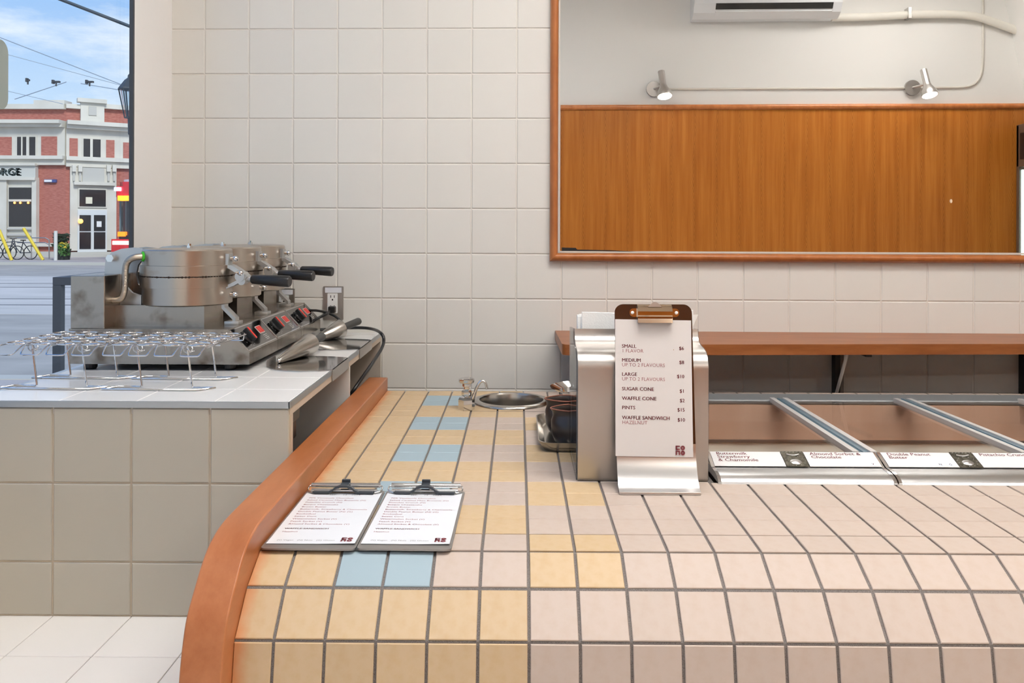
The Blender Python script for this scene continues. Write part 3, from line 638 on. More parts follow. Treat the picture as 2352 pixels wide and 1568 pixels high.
# the sheet
pl = tag(thing('price_list', 'white price sheet printed in maroon, clipped upright to the metal stand', 'sheet', BO+Vector((.28, -.003, -.01))), kind=None)
ang = -.013; pc = Matrix.Translation((mxc-.003, bn-.035, 0)) @ Matrix.Rotation(ang, 4, 'Z'); MP = M @ pc
PWd, PH = .1605, .2815
mb = MB(); nn = 10; vs = []; fs = []
for th in (.0015, .0021):
    for j in range(nn+1):
        v = j/nn
        for i in range(9): u = i/8; vs.append(MP @ Vector((-PWd/2+PWd*u, -PH*v+.002, th+.0085*max(0, 1-abs(v-.03)*3)*0 + .004*v*v*(1-.4*u))))
m9 = 9*(nn+1)
for j in range(nn):
    for i in range(8): a = j*9+i; fs += [(a, a+9, a+10, a+1), (m9+a, m9+a+1, m9+a+10, m9+a+9)]
for j in range(nn): fs += [(j*9, m9+j*9, m9+j*9+9, j*9+9), (j*9+8, j*9+17, m9+j*9+17, m9+j*9+8)]
for i in range(8): fs += [(i, i+1, m9+i+1, m9+i), (nn*9+i, m9+nn*9+i, m9+nn*9+i+1, nn*9+i+1)]
mb.add(vs, fs); sh = mb.build('paper', M_paper, pl)
mbk, mlt = MB(), MB()
SC = 1.8/F                                                # metres per photo pixel at the sheet
def put(mbx, s, px, py, size, bold, al='LEFT', sx=1.0):
    u = (px-1414)*SC - PWd/2; v = -(py-726)*SC*1.018; f = -v/PH; zoff = .0024+.004*f*f*(1-.4*(u/PWd+.5))
    mbx.text(s, MP @ Matrix.Translation((u, v, zoff)), size, bold, al, sx)
for s, p, y, sub in (('SMALL', '$6', 788, '1 FLAVOR'), ('MEDIUM', '$8', 819.5, 'UP TO 2 FLAVOURS'), ('LARGE', '$10', 851, 'UP TO 2 FLAVOURS'), ('SUGAR CONE', '$1', 883.5, None), ('WAFFLE CONE', '$2', 904.5, None), ('PINTS', '$15', 925, None), ('WAFFLE SANDWICH', '$10', 947, 'HAZELNUT')):
    mbk = MB(); put(mbk, s, 1429, y, .0103, .022, sx=1.04); mbk.build('printed_line', M_ink, sh); mbk = MB(); put(mbk, p, 1573, y+3, .0103, .022, 'RIGHT'); mbk.build('printed_price', M_ink, sh)
    if sub: mlt = MB(); put(mlt, sub, 1429, y+10.5, .0103, -.004, sx=1.0); mlt.build('printed_line', M_inkl, sh)
mbk = MB(); logo(mbk, MP @ Matrix.Translation(((1550-1414)*SC-PWd/2, -(1029-726)*SC*1.0+.0005, .0058)), .0098)
mbk.build('emblem', M_ink, sh)
mb = MB(); mb.lathe([(.0006, 0), (.0006, .0002)], (0, 0, 0), 8); 
mb.v = [MP @ Vector(((1549-1414)*SC-PWd/2+v.x, -(792-726)*SC+v.y*2, .0026+v.z)) for v in mb.v]; mb.build('speck', mat('brown_speck', (150, 120, 60), .8), sh)

# ================================================================== CLIPBOARDS with flavour lists, lying on the counter
LINES = ['70% Venezuela Chocolate', 'Salted Caramel Miso Brownie (N)', 'Pistachio Crunch (N)', 'Basque Cheesecake', 'Brown Butter', 'Buttermilk, Strawberry & Chamomile', 'Double Peanut Butter (N) (G)', 'Rocketfuel', 'Sweet Corn', 'Watermelon Sorbet (V)', 'Peach Sorbet (V)', 'Almond Sorbet & Chocolate (V)']
cbw, cbl = .158, .318
def clipboard(x, y, rz, la, lb):
    z = ZC+.0006
    cb = thing('clipboard', la, 'clipboard', (x, y, z), rz, 'clipboards lying on the counter'); R = base(cb)
    mb = MB(); mb.prism(rrect(-cbw/2, cbw/2, 0, cbl, .009), 0, .003, 'z', M=R); mb.build('board', mat('grey_board', (150, 146, 142), .3, .7), cb, 30)
    yc = cbl-.008
    mb = MB(); mb.box(-.064, .064, yc-.017, yc+.008, .003, .005, M=R); mb.tube([R @ Vector((-.070+.140*i/2, yc+.006, .014)) for i in range(3)], .0048, 10); mb.tube([R @ Vector((-.066+.132*i/2, yc-.012, .009)) for i in range(3)], .0035, 10)
    for sx in (-1, 1): mb.tube([R @ Vector((sx*.068, yc+.006, .014)), R @ Vector((sx*.0745, yc+.004, .013)), R @ Vector((sx*.0745, yc-.012, .008)), R @ Vector((sx*.062, yc-.019, .0065))], .0016, 8, smooth=1)
    ch = mb.build('chrome_clip', M_chrome, cb, 50)
    mb = MB(); pa = [(-.060, .0025), (-.030, .0025), (-.023, .0055), (-.016, .0115), (-.007, .0145), (.007, .0145), (.016, .0115), (.023, .0055), (.030, .0025), (.060, .0025)]
    up = [(a, b+.0045) for a, b in pa]
    mb.prism(pa+up[::-1], -.006, .002, 'y', M=R @ Matrix.Translation((0, yc-.018, .003))); mb.box(-.0085, .0085, yc-.016, yc+.010, .0175, .0205, .001, M=R); mb.box(-.0085, .0085, yc+.004, yc+.010, .0175, .026, .001, M=R)
    mb.build('black_lever', mat('slate_plastic', (52, 58, 64), .4), ch)
    ps = thing('flavour_sheet', lb, 'sheet', (x, y+.02, z+.003), rz, 'flavour lists on the clipboards'); R2 = base(ps); pw, ph = .150, .281
    def warp(px, py): return .0006 + .003*max(0, (px/pw+.5)-.6)*max(0, 1-py/.08)
    mb = MB(); nx, ny = 8, 8; vs = []; fs = []
    for th in (0, .0004):
        for j in range(ny+1):
            for i in range(nx+1): a = -pw/2+pw*i/nx; b = ph*j/ny; vs.append(R2 @ Vector((a, b, warp(a, b)+th)))
    q = (nx+1)*(ny+1)
    for j in range(ny):
        for i in range(nx): a = j*(nx+1)+i; fs += [(q+a, q+a+1, q+a+nx+2, q+a+nx+1), (a, a+nx+1, a+nx+2, a+1)]
    for i in range(nx): fs += [(i, i+1, q+i+1, q+i)]
    for j in range(ny): a = j*(nx+1); fs += [(a+nx+1, a, q+a, q+a+nx+1), (a+nx, a+2*nx+1, q+a+2*nx+1, q+a+nx)]
    mb.add(vs, fs); sheet = mb.build('paper', mat('list_paper', (212, 214, 217), .6), ps)
    t1_, t2_, t3_ = MB(), MB(), MB()
    def w(mbx, s, u, v, sz, bold=0, al='LEFT'): mbx.text(s, R2 @ Matrix.Translation((u, v, .0014)), sz, bold, al)
    for s, u in (('SEP', -.020), ('13', .004), ('2024', .026)): w(t2_, s, u, ph-.020, .009, 0, 'CENTER')
    for i, s in enumerate(LINES): w(t1_, s, -pw/2+.012, ph-.040-.0135*i, .0084, .0)
    w(t1_, 'WAFFLE SANDWICH', -pw/2+.012, ph-.040-.0135*12-.010, .0084, .02); w(t1_, 'Hazelnut', -pw/2+.012, ph-.040-.0135*13-.0115, .0076)
    w(t3_, '(V) Vegan   (N) Nuts   (G) Gluten', -pw/2+.014, .013, .0072, .0)
    lg = MB(); logo(lg, R2 @ Matrix.Translation((pw/2-.027, .008, .0022)), .0098); lg.build('emblem', M_ink, sheet)
    t1_.build('maroon_print', mat('list_ink', (150, 84, 92), .7), sheet); t2_.build('date_print', M_inkb, sheet); t3_.build('grey_print', M_inkb, sheet)
clipboard(-.3478, 1.426, -.004, 'left metal clipboard, tucked against the wooden counter rail', 'flavour list on the clipboard beside the wooden rail')
clipboard(-.1885, 1.427, -.012, 'right metal clipboard, farther from the wooden counter rail', 'flavour list on the right clipboard, farther from the rail')

# ================================================================== TILED CABINET (waffle station)
UR, UL, UF, UB = -.4935, -1.186, 1.861, 3.105
ZU = H-.3441*1.1
cab = thing('tiled_cabinet', 'greige tiled cabinet with a white tile top beside the window', 'cabinet', (-.84, 2.4, 0))
UP = .1555*1.1
ux = [UL, -.91692*1.1, -.91692*1.1+UP, -.91692*1.1+2*UP, UR]
zr1 = -.50578*1.1+H; uz_ = [0.001, zr1-UP, zr1, ZU-.0135]
mb = MB(); mb.box(UL, UR-.001, UF+.0028, UF+.022, 0, ZU-.028); cf = mb.build('front_panel', mat('unit_grout', (192, 178, 156), .8), cab)
Rf = frame((0, 0, 0), (1, 0, 0), (0, 0, 1), (0, -1, 0))
for a, b in zip(ux[:-1], ux[1:]):
    for c, d in zip(uz_[:-1], uz_[1:]):
        M = Rf.copy(); M.translation = Vector((a+.0016, UF+.006, c+.0016)); tile(cab, M, b-a-.0032, d-c-.0032, .006, .0022, M_unittile)
mb = MB(); mb.box(UL, UR-.004, UF+.004, UB, ZU-.028, ZU-.004); mb.build('top_board', M_whitegrout, cab)
tx = [UL, -.978*1.0233, -.812*1.0233, -.645*1.0233, UR-.003]; tx = [UL, -.9975, -.8280, -.6575, UR-.003]
ty = [UF+.004, 2.0087, 2.1703, 2.3386, 2.507, 2.675, 2.843, 3.01, UB]
for a, b in zip(tx[:-1], tx[1:]):
    for c, d in zip(ty[:-1], ty[1:]): tile(cab, Matrix.Translation((a+.001, c+.001, ZU-.005)), b-a-.002, d-c-.002, .005, .0012, M_whitetile)
mb = MB(); mb.box(UL, UR, UF-.002, UF+.002, ZU-.0135, ZU+.0003); mb.box(UR-.002, UR+.001, UF-.002, UB, ZU-.0135, ZU+.0003); mb.build('edge_trim', mat('trim_metal', (168, 174, 180), .3, .8), cab)
mb = MB(); mb.box(UR-.012, UR-.0005, UF+.006, UB, ZU-.030, ZU-.0135); mb.build('apron', mat('beige_board', (196, 180, 162), .6), cab)
mb = MB(); mb.box(UR-.012, UR-.0005, UF+.016, UF+.030, 0, ZU-.030); mb.build('front_edge', mat('beige_board', (196, 180, 162), .6), cab)
ydv = on_x(803, 860, UR).y
mb = MB(); mb.box(UL+.02, UR-.001, ydv, ydv+.014, 0, ZU-.030); mb.build('divider', mat('white_board', (214, 211, 206), .5), cab)
mb = MB(); mb.box(UL, UL+.012, UF+.02, UB, 0, ZU-.028); mb.box(UL, UR-.001, UB-.012, UB, 0, ZU-.028); mb.box(UL, UR-.01, UF+.02, UB, 0, .018); mb.build('carcass', mat('cabinet_inside', (170, 160, 148), .6), cab)
mb = MB(); mb.box(UR-.2, UR-.02, UF+.03, UF+.05, .0, ZU-.05, .002); mb.box(UR-.09, UR-.016, UF+.05, UF+.15, ZU-.066, ZU-.032, .003); br_ = mb.build('metal_bracket', mat('bracket_grey', (92, 94, 90), .45, .6), cab)
mb = MB(); mb.box(UR-.07, UR-.022, UF+.09, UF+.145, ZU-.11, ZU-.066, .004); mb.build('black_plug', M_black, br_)

# ------------------------------------------------------------------ waffle cone bakers (three, side by side)
Y0, WB = 2.255, .2717
bk = thing('waffle_cone_baker', 'nearest round waffle cone baker, next to the wire cone racks', 'waffle baker', (-.93, Y0, ZU), group='waffle cone bakers in a row')
zb0 = ZU+.0175; zb1 = .5768; XB0, XB1, XB2 = -1.181, -.762, -.705; zlip = .516; g = .0015
side = [(XB0, zb0), (XB2, zb0), (XB2, zlip), (XB1, zb1), (XB0, zb1)]
mb = MB(); mb.prism(side, Y0+g, Y0+WB-g, 'y'); bs = mb.build('base_housing', M_steeld, bk)
mb = MB(); mb.box(-1.177, -1.087, Y0+g, Y0+WB-g, zb1, .7166, .002); mb.build('rear_box', M_steeld, bk)
for x in (-1.14, -.765):
    for y in (Y0+.035, Y0+WB-.035): mb = MB(); mb.lathe([(.014, 0), (.017, .004), (.018, .018)], (x, y, ZU), 14); mb.build('foot', M_black, bk)
yc = Y0+WB/2; xc = -.919; R0 = .1185
ir = MB(); ir.lathe([(R0-.004, .633), (R0, .636), (R0, .681)], (xc, yc, 0), 56, caps=True); ir.lathe([(R0, .681), (R0+.0055, .6815), (R0+.0055, .7105), (R0, .7112)], (xc, yc, 0), 56, caps=True); ib = ir.build('lower_iron', M_stainiron, bk, 35)
ir = MB(); ir.lathe([(R0+.0035, .7125), (R0+.0055, .7135), (R0+.0055, .741), (R0, .742)], (xc, yc, 0), 56); ir.lathe([(R0, .741), (R0, .781), (R0-.003, .7845), (R0-.02, .7858), (.02, .7868)], (xc, yc, 0), 56); it = ir.build('upper_iron', M_stainiron, bk, 35)
mb = MB(); 
for i in range(90):
    a = 2*PI*i/90; h = .0008+.0022*random.random(); mb.box(-.002, .002, -.001, .003, -h, h, M=Matrix.Translation((xc+(R0+.0035)*math.cos(a), yc+(R0+.0035)*math.sin(a), .7118)) @ Matrix.Rotation(a, 4, 'Z'))
tag(mb.build('burnt_crumbs', mat('burnt', (44, 26, 12), .9), ib), kind='stuff')
for (dx, dy) in ((0, 0), ): mb = MB(); mb.cyl((xc+.004, yc, .786), (xc+.004, yc, .7935), .0085, seg=6); mb.cyl((xc+.004, yc, .7935), (xc+.004, yc, .799), .0045, seg=10); mb.build('top_nut', M_chrome, it)
mb = MB(); mb.box(-1.087, -.846, yc-.075, yc+.075, zb1, .634); mb.build('pedestal', M_steeld, bk)
yk = [(-1.135, .66), (-1.128, .755), (-1.112, .775), (-1.085, .785), (-1.052, .789), (-1.025, .786), (-1.025, .768), (-1.058, .757), (-1.073, .738), (-1.079, .71), (-1.073, .684), (-1.055, .665), (-1.030, .657), (-1.030, .632), (-1.062, .622), (-1.095, .630)]
mb = MB()
for s_ in (-.045, .033): mb.prism(yk, yc+s_, yc+s_+.010, 'y')
hg = mb.build('hinge_yoke', M_cast, bk, 30)
mb = MB(); mb.cyl((-1.108, yc-.06, .760), (-1.108, yc+.06, .760), .008); mb.cyl((-1.108, yc-.064, .760), (-1.108, yc-.058, .760), .011, seg=6); mb.build('hinge_pin', M_chrome, hg, 40)
cy = Y0+.05
cpts = [on_y(x, y, q) for x, y, q in ((337, 589, cy+.02), (322, 589, cy+.01), (306, 591, cy), (294, 598, cy), (288, 612, cy), (287, 640, cy), (286, 668, cy), (281, 684, cy), (268, 690, cy), (250, 687, cy), (243, 686, cy))]
mb = MB(); mb.tube(cpts, .0088, 12, smooth=2); cn = mb.build('flexible_conduit', M_cast, bk, 60)
cn.data.materials.clear(); cn.data.materials.append(mat('conduit_metal', (176, 166, 152), .3, 1, bump=((2, 2, 520), .8)))
for a, b in ((0, 1), (-1, -2)):
    d = (cpts[b]-cpts[a]).normalized(); p = cpts[a]+d*.004
    mb = MB(); mb.lathe([(.010, -.004), (.0145, -.003), (.0150, .001), (.0150, .004), (.0125, .0085), (.009, .009)], p, 20, d.to_track_quat('Z', 'Y').to_matrix()); mb.build('green_grommet', M_green, cn, 40)
# front bracket, latch and handle
yb_ = yc-.012
def bar(pts, th, y0, y1): 
    m_ = MB(); m_.strip(pts, th, y0, y1, 'y'); return m_
pl_ = [(on_y(x, y, yb_).x, on_y(x, y, yb_).z) for x, y in ((545, 752), (545, 729), (520, 704), (520, 668), (524, 662), (541, 655), (559, 645))]
mb = bar(pl_, .009, yb_-.016, yb_+.016); fx0 = pl_[0][0]; mb.box(fx0-.030, fx0+.010, yb_-.02, yb_+.02, zb1, zb1+.010, .001); lb_ = mb.build('latch_bracket', M_cast, bk, 40)
pe = pl_[-1]; mb = MB(); mb.cyl((pe[0], yb_-.018, pe[1]), (pe[0], yb_+.018, pe[1]), .0105, seg=18); mb.build('bracket_eye', M_cast, lb_, 40)
pu = [(on_y(x, y, yb_).x, on_y(x, y, yb_).z) for x, y in ((521, 582), (519, 611), (532, 617), (548, 627), (566, 641))]
mb = bar(pu, .012, yb_-.018, yb_+.018); la_ = mb.build('latch_arm', M_cast, bk, 40)
mb = MB(); q = on_y(556, 634, yb_); mb.cyl((q.x, yb_-.022, q.z), (q.x, yb_+.022, q.z), .0135, seg=20); mb.build('latch_hub', M_cast, la_, 40)
for x, y in ((541, 594), (553, 627), (540, 676)):
    mb = MB(); q = on_y(x, y, yb_-.018); mb.cyl((q.x-.012, q.y+.006, q.z), (q.x-.002, q.y, q.z), .0075, seg=10); mb.ball(q, .0085); mb.build('dome_nut', M_chrome, la_, 50)
h0 = on_y(566, 639, yb_); h1 = on_y(578, 641, yb_); h2 = on_y(666, 646.5, yb_-.02)
mb = MB(); mb.cyl(h0, h1, .009); mb.build('handle_ferrule', M_cast, la_, 40)
d = (h2-h1); ln = d.length
mb = MB(); mb.lathe([(.0100, 0), (.0128, .004), (.0150, ln*.45), (.0160, ln-.004), (.0140, ln)], h1, 20, d.to_track_quat('Z', 'Y').to_matrix()); mb.build('handle', M_black, la_, 40)
# control plate
sd_ = Vector((XB2-XB1, 0, zlip-zb1)); sl_ = sd_.length; sd_.normalize(); sn = Vector((-sd_.z, 0, sd_.x)); 
MC = frame(Vector((XB1, Y0, zb1)), (0, 1, 0), sd_, sn)      # u along the row, v down the slope
mb = MB(); mb.prism(rrect(.007, WB-.007, .004, sl_-.004, .003), 0, .0012, 'z', M=MC); rim = mb.build('panel_rim', M_chrome, bk)
mb = MB(); mb.prism(rrect(.010, WB-.010, .007, sl_-.007, .003), .0012, .0018, 'z', M=MC); cp = mb.build('control_plate', M_gloss, rim)
ku, kv = WB*.24, sl_*.50
mb = MB(); mb.lathe([(.021, .0018), (.0215, .0045), (.0185, .0065), (.0175, .0085)], (0, 0, 0), 24); mb.box(-.0085, .0085, -.0205, .0205, .007, .0215, .003); RK = MC @ Matrix.Translation((ku, kv, 0)) @ Matrix.Rotation(.1, 4, 'Z'); mb.v = [RK @ v for v in mb.v]; kn = mb.build('dial', M_black, cp)
mb = MB(); mb.box(-.0028, .0036, -.0195, .0195, .0205, .0235, .001); mb.v = [RK @ v for v in mb.v]; mb.build('dial_pointer', M_red, kn)
mb = MB(); mb.prism(rrect(-.022, .022, -.013, .013, .002), .0018, .0028, 'z', M=MC @ Matrix.Translation((WB*.74, sl_*.40, 0))); sw = mb.build('switch_bezel', M_white, cp)
for sx in (-.0103, .0103): mb = MB(); mb.box(sx-.0095, sx+.0095, -.011, .011, .0028, .006, .001, M=MC @ Matrix.Translation((WB*.74, sl_*.40, 0)) @ Matrix.Rotation(.1*sx/.01, 4, 'Y')); mb.build('rocker', M_red, sw)
mb = MB()
for i in range(4): mb.box(-.018, .016-.006*(i % 2), -.0008, .0008, .0018, .0021, M=MC @ Matrix.Translation((WB*.76, sl_*(.64+.06*i), 0)))
for i in range(9): a = -2.2+4.4*i/8; mb.box(-.0006, .0006, .027, .030, .0018, .0021, M=MC @ Matrix.Translation((ku, kv, 0)) @ Matrix.Rotation(a, 4, 'Z'))
tag(mb.build('printed_scale', mat('pale_print', (190, 190, 186), .5), cp), kind='stuff')
copy_tree(bk, bk.location+Vector((0, WB, 0)), 0, 'middle waffle cone baker, between two identical bakers')
copy_tree(bk, bk.location+Vector((0, 2*WB, 0)), 0, 'farthest waffle cone baker, closest to the tiled back wall')

# ------------------------------------------------------------------ wire cone racks
zr_ = ZU+.1034; rs = .0605; rys = .062
def rack(x, y, rz, lab):
    t = thing('wire_cone_rack', lab, 'cone rack', (x, y, ZU), rz, 'wire racks for waffle cones'); R = base(t); w = .0018; hz = .1034
    first = None
    for j in range(4):
        for i in range(4):
            c = Vector((rs*(i-1.5), rys*j, hz))
            if first is None:
                mb = MB(); mb.tube([(.0265*math.cos(2*PI*k/28), .0265*math.sin(2*PI*k/28), 0) for k in range(28)], w, 6, closed=True)
                first = mb.build('ring', M_chrome, None, 60); first.parent = t; first.location = c
            else:
                o = first.copy(); C.objects.link(o); o.location = c
    mb = MB()
    for i in range(5): mb.tube([R @ Vector((rs*(i-2), -.03, hz-.003)), R @ Vector((rs*(i-2), rys*3+.03, hz-.003))], w, 6)
    for yy in (rys*.5, rys*2.5): mb.tube([R @ Vector((-rs*2-.006, yy, hz-.006)), R @ Vector((rs*2+.006, yy, hz-.006))], .0022, 6)
    mb.build('carrier_wires', M_chrome, t, 60)
    for i in range(4):
        for yy, s_, kk in ((-.026, -1, 1.0), (rys*3+.026, 1, .28)):
            cx = rs*(i-1.5)
            pts = [(cx-.028, yy, hz), (cx-.026, yy+s_*kk*.012, hz-.004), (cx-.022, yy+s_*kk*.032, hz-.018), (cx-.018, yy+s_*kk*.034, hz-.0195), (cx+.018, yy+s_*kk*.034, hz-.0195), (cx+.022, yy+s_*kk*.032, hz-.018), (cx+.026, yy+s_*kk*.012, hz-.004), (cx+.028, yy, hz)]
            mb = MB(); mb.tube([R @ Vector(p) for p in pts], w, 6, smooth=1); mb.build('hanging_loop', M_chrome, t, 60)
    for yy in (.0, rys*3-.045):
        f0_ = -.012 if yy < .1 else .012
        pts = [(-rs*1.0, yy, hz-.006), (-rs*1.0+.012, yy, .004), (-rs*1.0+.008, yy, .0022), (-rs*1.75, yy, .0022), (-rs*2.1, yy-.035, .0022), (rs*2.1-.03, yy-.035, .0022), (rs*2.1, yy, .0022), (rs*1.25, yy, .0022), (rs*1.2, yy, .004), (rs*1.0, yy, hz-.006)]
        mb = MB(); mb.tube([R @ Vector(p) for p in pts], .0024, 6); mb.build('leg', M_chrome, t, 60)
        for sx in (-1, 1):
            mb = MB(); mb.tube([R @ Vector((sx*rs+.009*math.cos(a*.9), yy-.012+.003*a, hz-.012+.009*math.sin(a*.9))) for a in range(0, 14)], .0016, 6); mb.build('wire_coil', M_chrome, t, 60)
rack(-1.088, 2.025, -.045, 'wire cone rack of chrome rings overhanging the window edge')
rack(-.836, 2.018, -.045, 'wire cone rack of chrome rings nearer the control dials')

# ------------------------------------------------------------------ cone rolling forms on steel plates
def form(tip, bc, lab):
    tip = Vector(tip); bc = Vector(bc); d = bc-tip; ln = d.length; q = d.to_track_quat('Z', 'Y').to_matrix()
    t = thing('cone_roller', lab, 'cone form', (tip.x, tip.y, ZU), group='metal cone rollers'); R_ = .0315
    mb = MB(); mb.lathe([(.0055, .004), (.0085, .008), (R_, ln-.002), (R_, ln), (R_-.003, ln+.001), (.001, ln+.001)], tip, 32, q); mb.build('metal_cone', M_steel, t, 40)
    mb = MB(); mb.ball(tip+d.normalized()*.004, .0065); mb.build('tip_ball', M_chrome, t, 60)
    mb = MB(); mb.lathe([(.010, ln), (.0118, ln+.004), (.0125, ln+.080), (.010, ln+.086), (.001, ln+.087)], tip, 20, q); mb.build('handle', mat('dark_grip', (62, 62, 60), .5), t, 40)
def plate(pts, lip, lab, ztop):
    t = thing('roller_plate', lab, 'plate', (pts[0][0], pts[0][1], ZU), group='steel plates under the cone rollers')
    mb = MB(); mb.prism(pts, ZU+.0006, ZU+.0022, 'z'); mb.build('plate_top', mat('polished_steel', (176, 176, 176), .08, 1), t)
    ys = [p[1] for p in pts if p[0] > UR-.01]
    mb = MB(); mb.box(UR+.0012, UR+.003, min(ys), max(ys), ZU-.030, ZU+.0022); mb.build('front_flap', M_steelb, t)
    a, b = lip; a = Vector(a); b = Vector(b); d = (b-a).normalized(); nn = Vector((-d.y, d.x, 0))
    mb = MB(); M = frame(a, d, nn, (0, 0, 1)); w = (b-a).length; mb.prism([(0, 0), (w, 0), (w, .012), (w-.006, .018), (.006, .018), (0, .012)], -.001, .001, 'y', M=M); mb.build('stop_lip', M_steelb, t)
zz = ZU+.0015
pp = [on_z(x, y, zz) for x, y in ((611, 842.5), (618, 845.5), (632, 849), (655, 851.5), (690, 852.5), (730, 851.5), (769, 849), (804, 822), (796, 820.5), (780, 819.5), (745, 818), (716, 817.5), (690, 818), (660, 822), (633, 831))]
P1 = [(min(p.x, UR+.003) if i not in (6, 7) else UR+.003, p.y) for i, p in enumerate(pp)]
plate(P1, ((pp[0].x, pp[0].y, zz), (pp[14].x, pp[14].y, zz)), 'near steel plate bent over the white tile edge', zz)
dyp = on_z(832, 801, zz).y-pp[6].y
P2 = [(x, y+dyp) for x, y in P1]
plate(P2, ((pp[0].x, pp[0].y+dyp, zz), (pp[14].x, pp[14].y+dyp, zz)), 'far steel plate bent over the white tile edge, by the outlet', zz)
tipp = on_z(639, 829, ZU+.009); bcc = on_z(711, 789, ZU+.034)
form(tipp, bcc, 'near metal cone roller with dark grip, its tip on the near plate')
tip2 = on_z(724, 778, ZU+.009); bc2 = on_z(783, 754, ZU+.034)
form(tip2, bc2, 'far metal cone roller with dark grip, below the right outlet')

# ------------------------------------------------------------------ outlets, plugs, cords
def outlet(px0, py0, px1, py1, lab, plug_lower):
    a, z1_ = on_wall(px0, py0); b, z0_ = on_wall(px1, py1); w = b-a; h = z1_-z0_; M = frame(wall_pt(a, z0_, .0004), WU, (0, 0, 1), WN)
    t = thing('wall_outlet', lab, 'outlet', wall_pt(a+w/2, z0_), group='outlets on the tiled wall')
    mb = MB(); mb.prism(rrect(0, w, 0, h, .003), 0, .004, 'z', M=M); mb.prism(rrect(.003, w-.003, .003, h-.003, .003), .004, .006, 'z', M=M); pl = mb.build('cover_plate', M_steelb, t)
    mb = MB(); mb.prism(rrect(w*.23, w*.73, h*.20, h*.79, .003), .006, .009, 'z', M=M); rc = mb.build('receptacle', M_white, pl)
    mb = MB(); mb.box(w*.10, w*.92, h*.81, h*.965, .006, .0068, M=M); mb.build('label_strip', mat('strip_white', (224, 226, 232), .5), pl)
    mb = MB()
    for cz in (.66, .36):
        for dx in (-.09, .09): mb.box(w*(.48+dx)-.0012, w*(.48+dx)+.0012, h*cz, h*cz+.009, .009, .0093, M=M)
        mb.cyl(M @ Vector((w*.48, h*cz-.007, .0088)), M @ Vector((w*.48, h*cz-.007, .0093)), .003, seg=10)
    mb.build('slots', M_black, rc)
    return M, w, h
Mo, w, h = outlet(743, 657, 789, 734, 'right wall outlet above the far cone roller, one plug in its lower socket', True)
pg = thing('power_plug', 'black plug and cord in the right wall outlet', 'plug', Mo @ Vector((w*.5, h*.3, .009)))
mb = MB(); mb.box(-.013, .013, -.012, .012, 0, .022, .004, M=Mo @ Matrix.Translation((w*.5, h*.32, .0095))); mb.build('plug_head', M_black, pg)
p0 = Mo @ Vector((w*.4, h*.28, .028))
cp_ = [p0] + [on_y(x, y, yy) for x, y, yy in ((752, 721, 3.03), (737, 727, 3.0), (722, 735, 2.99), (712, 744, 2.99))]
mb = MB(); mb.tube(cp_, .0052, 8, smooth=2); mb.build('cord', M_black, pg, 60)
Mo2, w, h = outlet(632, 662, 677, 735, 'left wall outlet, half hidden by the baker handles', True)
pg2 = thing('power_plug', 'black plug and looped cord in the left wall outlet', 'plug', Mo2 @ Vector((w*.5, h*.3, .009)))
mb = MB(); mb.box(-.013, .013, -.013, .013, 0, .024, .004, M=Mo2 @ Matrix.Translation((w*.4, h*.42, .0095))); mb.build('plug_head', M_black, pg2)
mb = MB(); mb.tube([Mo2 @ Vector((w*.35+.018*math.cos(a), h*.36+.024*math.sin(a), .034)) for a in [x*.4 for x in range(-2, 12)]] + [on_y(700, 712, 3.04), on_y(735, 713, 3.05), on_y(764, 722, 3.05), on_y(783, 736, 3.04), on_y(790, 760, 3.03)], .0045, 8, smooth=1); mb.build('cord', M_black, pg2, 60)
lp = [on_y(x, y, yy) for x, y, yy in ((735, 757, 3.04), (790, 753, 3.06), (830, 752, 3.06), (858, 755, 3.04))] + [on_x(876, 764, -.462), on_x(883, 778, -.452), on_x(879, 797, -.452), on_x(862, 824, -.462), on_x(836, 862, -.478), on_x(806, 904, -.506), on_x(790, 930, -.54)]
mb = MB(); mb.tube(lp, .0055, 10, smooth=2); tag(mb.build('extension_cable', M_black, None, 60), 'thick black cable draped over the back corner of the white tile top', 'cable')

# ------------------------------------------------------------------ sign hanging in the window
sx = XL+.012; a = on_x(19, 170, sx); b0 = on_x(8, 252, sx); b1 = on_x(8, 93, sx)
mb = MB(); mb.prism(rrect(a.y-.42, a.y, b0.z, b1.z, .03, 6), sx-.004, sx, 'x'); sg = tag(mb.build('window_sign', mat('sign_back', (138, 148, 144), .5), None), 'blank grey-green rounded sign back hanging against the window glass', 'sign')

# ================================================================== WHAT THE MIRROR SHOWS: the wall behind the camera
a0, a1, a2 = mirrored(1585, 52), mirrored(1915, 45), mirrored(1585, 24)
ac = thing('air_conditioner', 'white split air conditioner high on the wall opposite the mirror', 'air conditioner', ((a0.x+a1.x)/2, BACK, a0.z))
zb = a0.z; ax0, ax1 = a0.x, a1.x
mb = MB(); mb.prism([(BACK+.001, zb), (BACK+.10, zb), (BACK+.17, zb+.035), (BACK+.215, zb+.10), (BACK+.225, zb+.22), (BACK+.20, zb+.29), (BACK+.001, zb+.30)], ax0, ax1, 'x'); mb.build('casing', mat('ac_white', (226, 228, 230), .4), ac)
mb = MB(); mb.prism([(BACK+.10, zb+.012), (BACK+.172, zb+.044), (BACK+.176, zb+.040), (BACK+.104, zb+.006)], ax0+.17, ax1-.07, 'x'); mb.prism([(BACK+.185, zb+.060), (BACK+.214, zb+.1), (BACK+.218, zb+.098), (BACK+.190, zb+.056)], ax0+.17, ax1-.07, 'x'); so = mb.build('outlet_slot', M_black, ac)
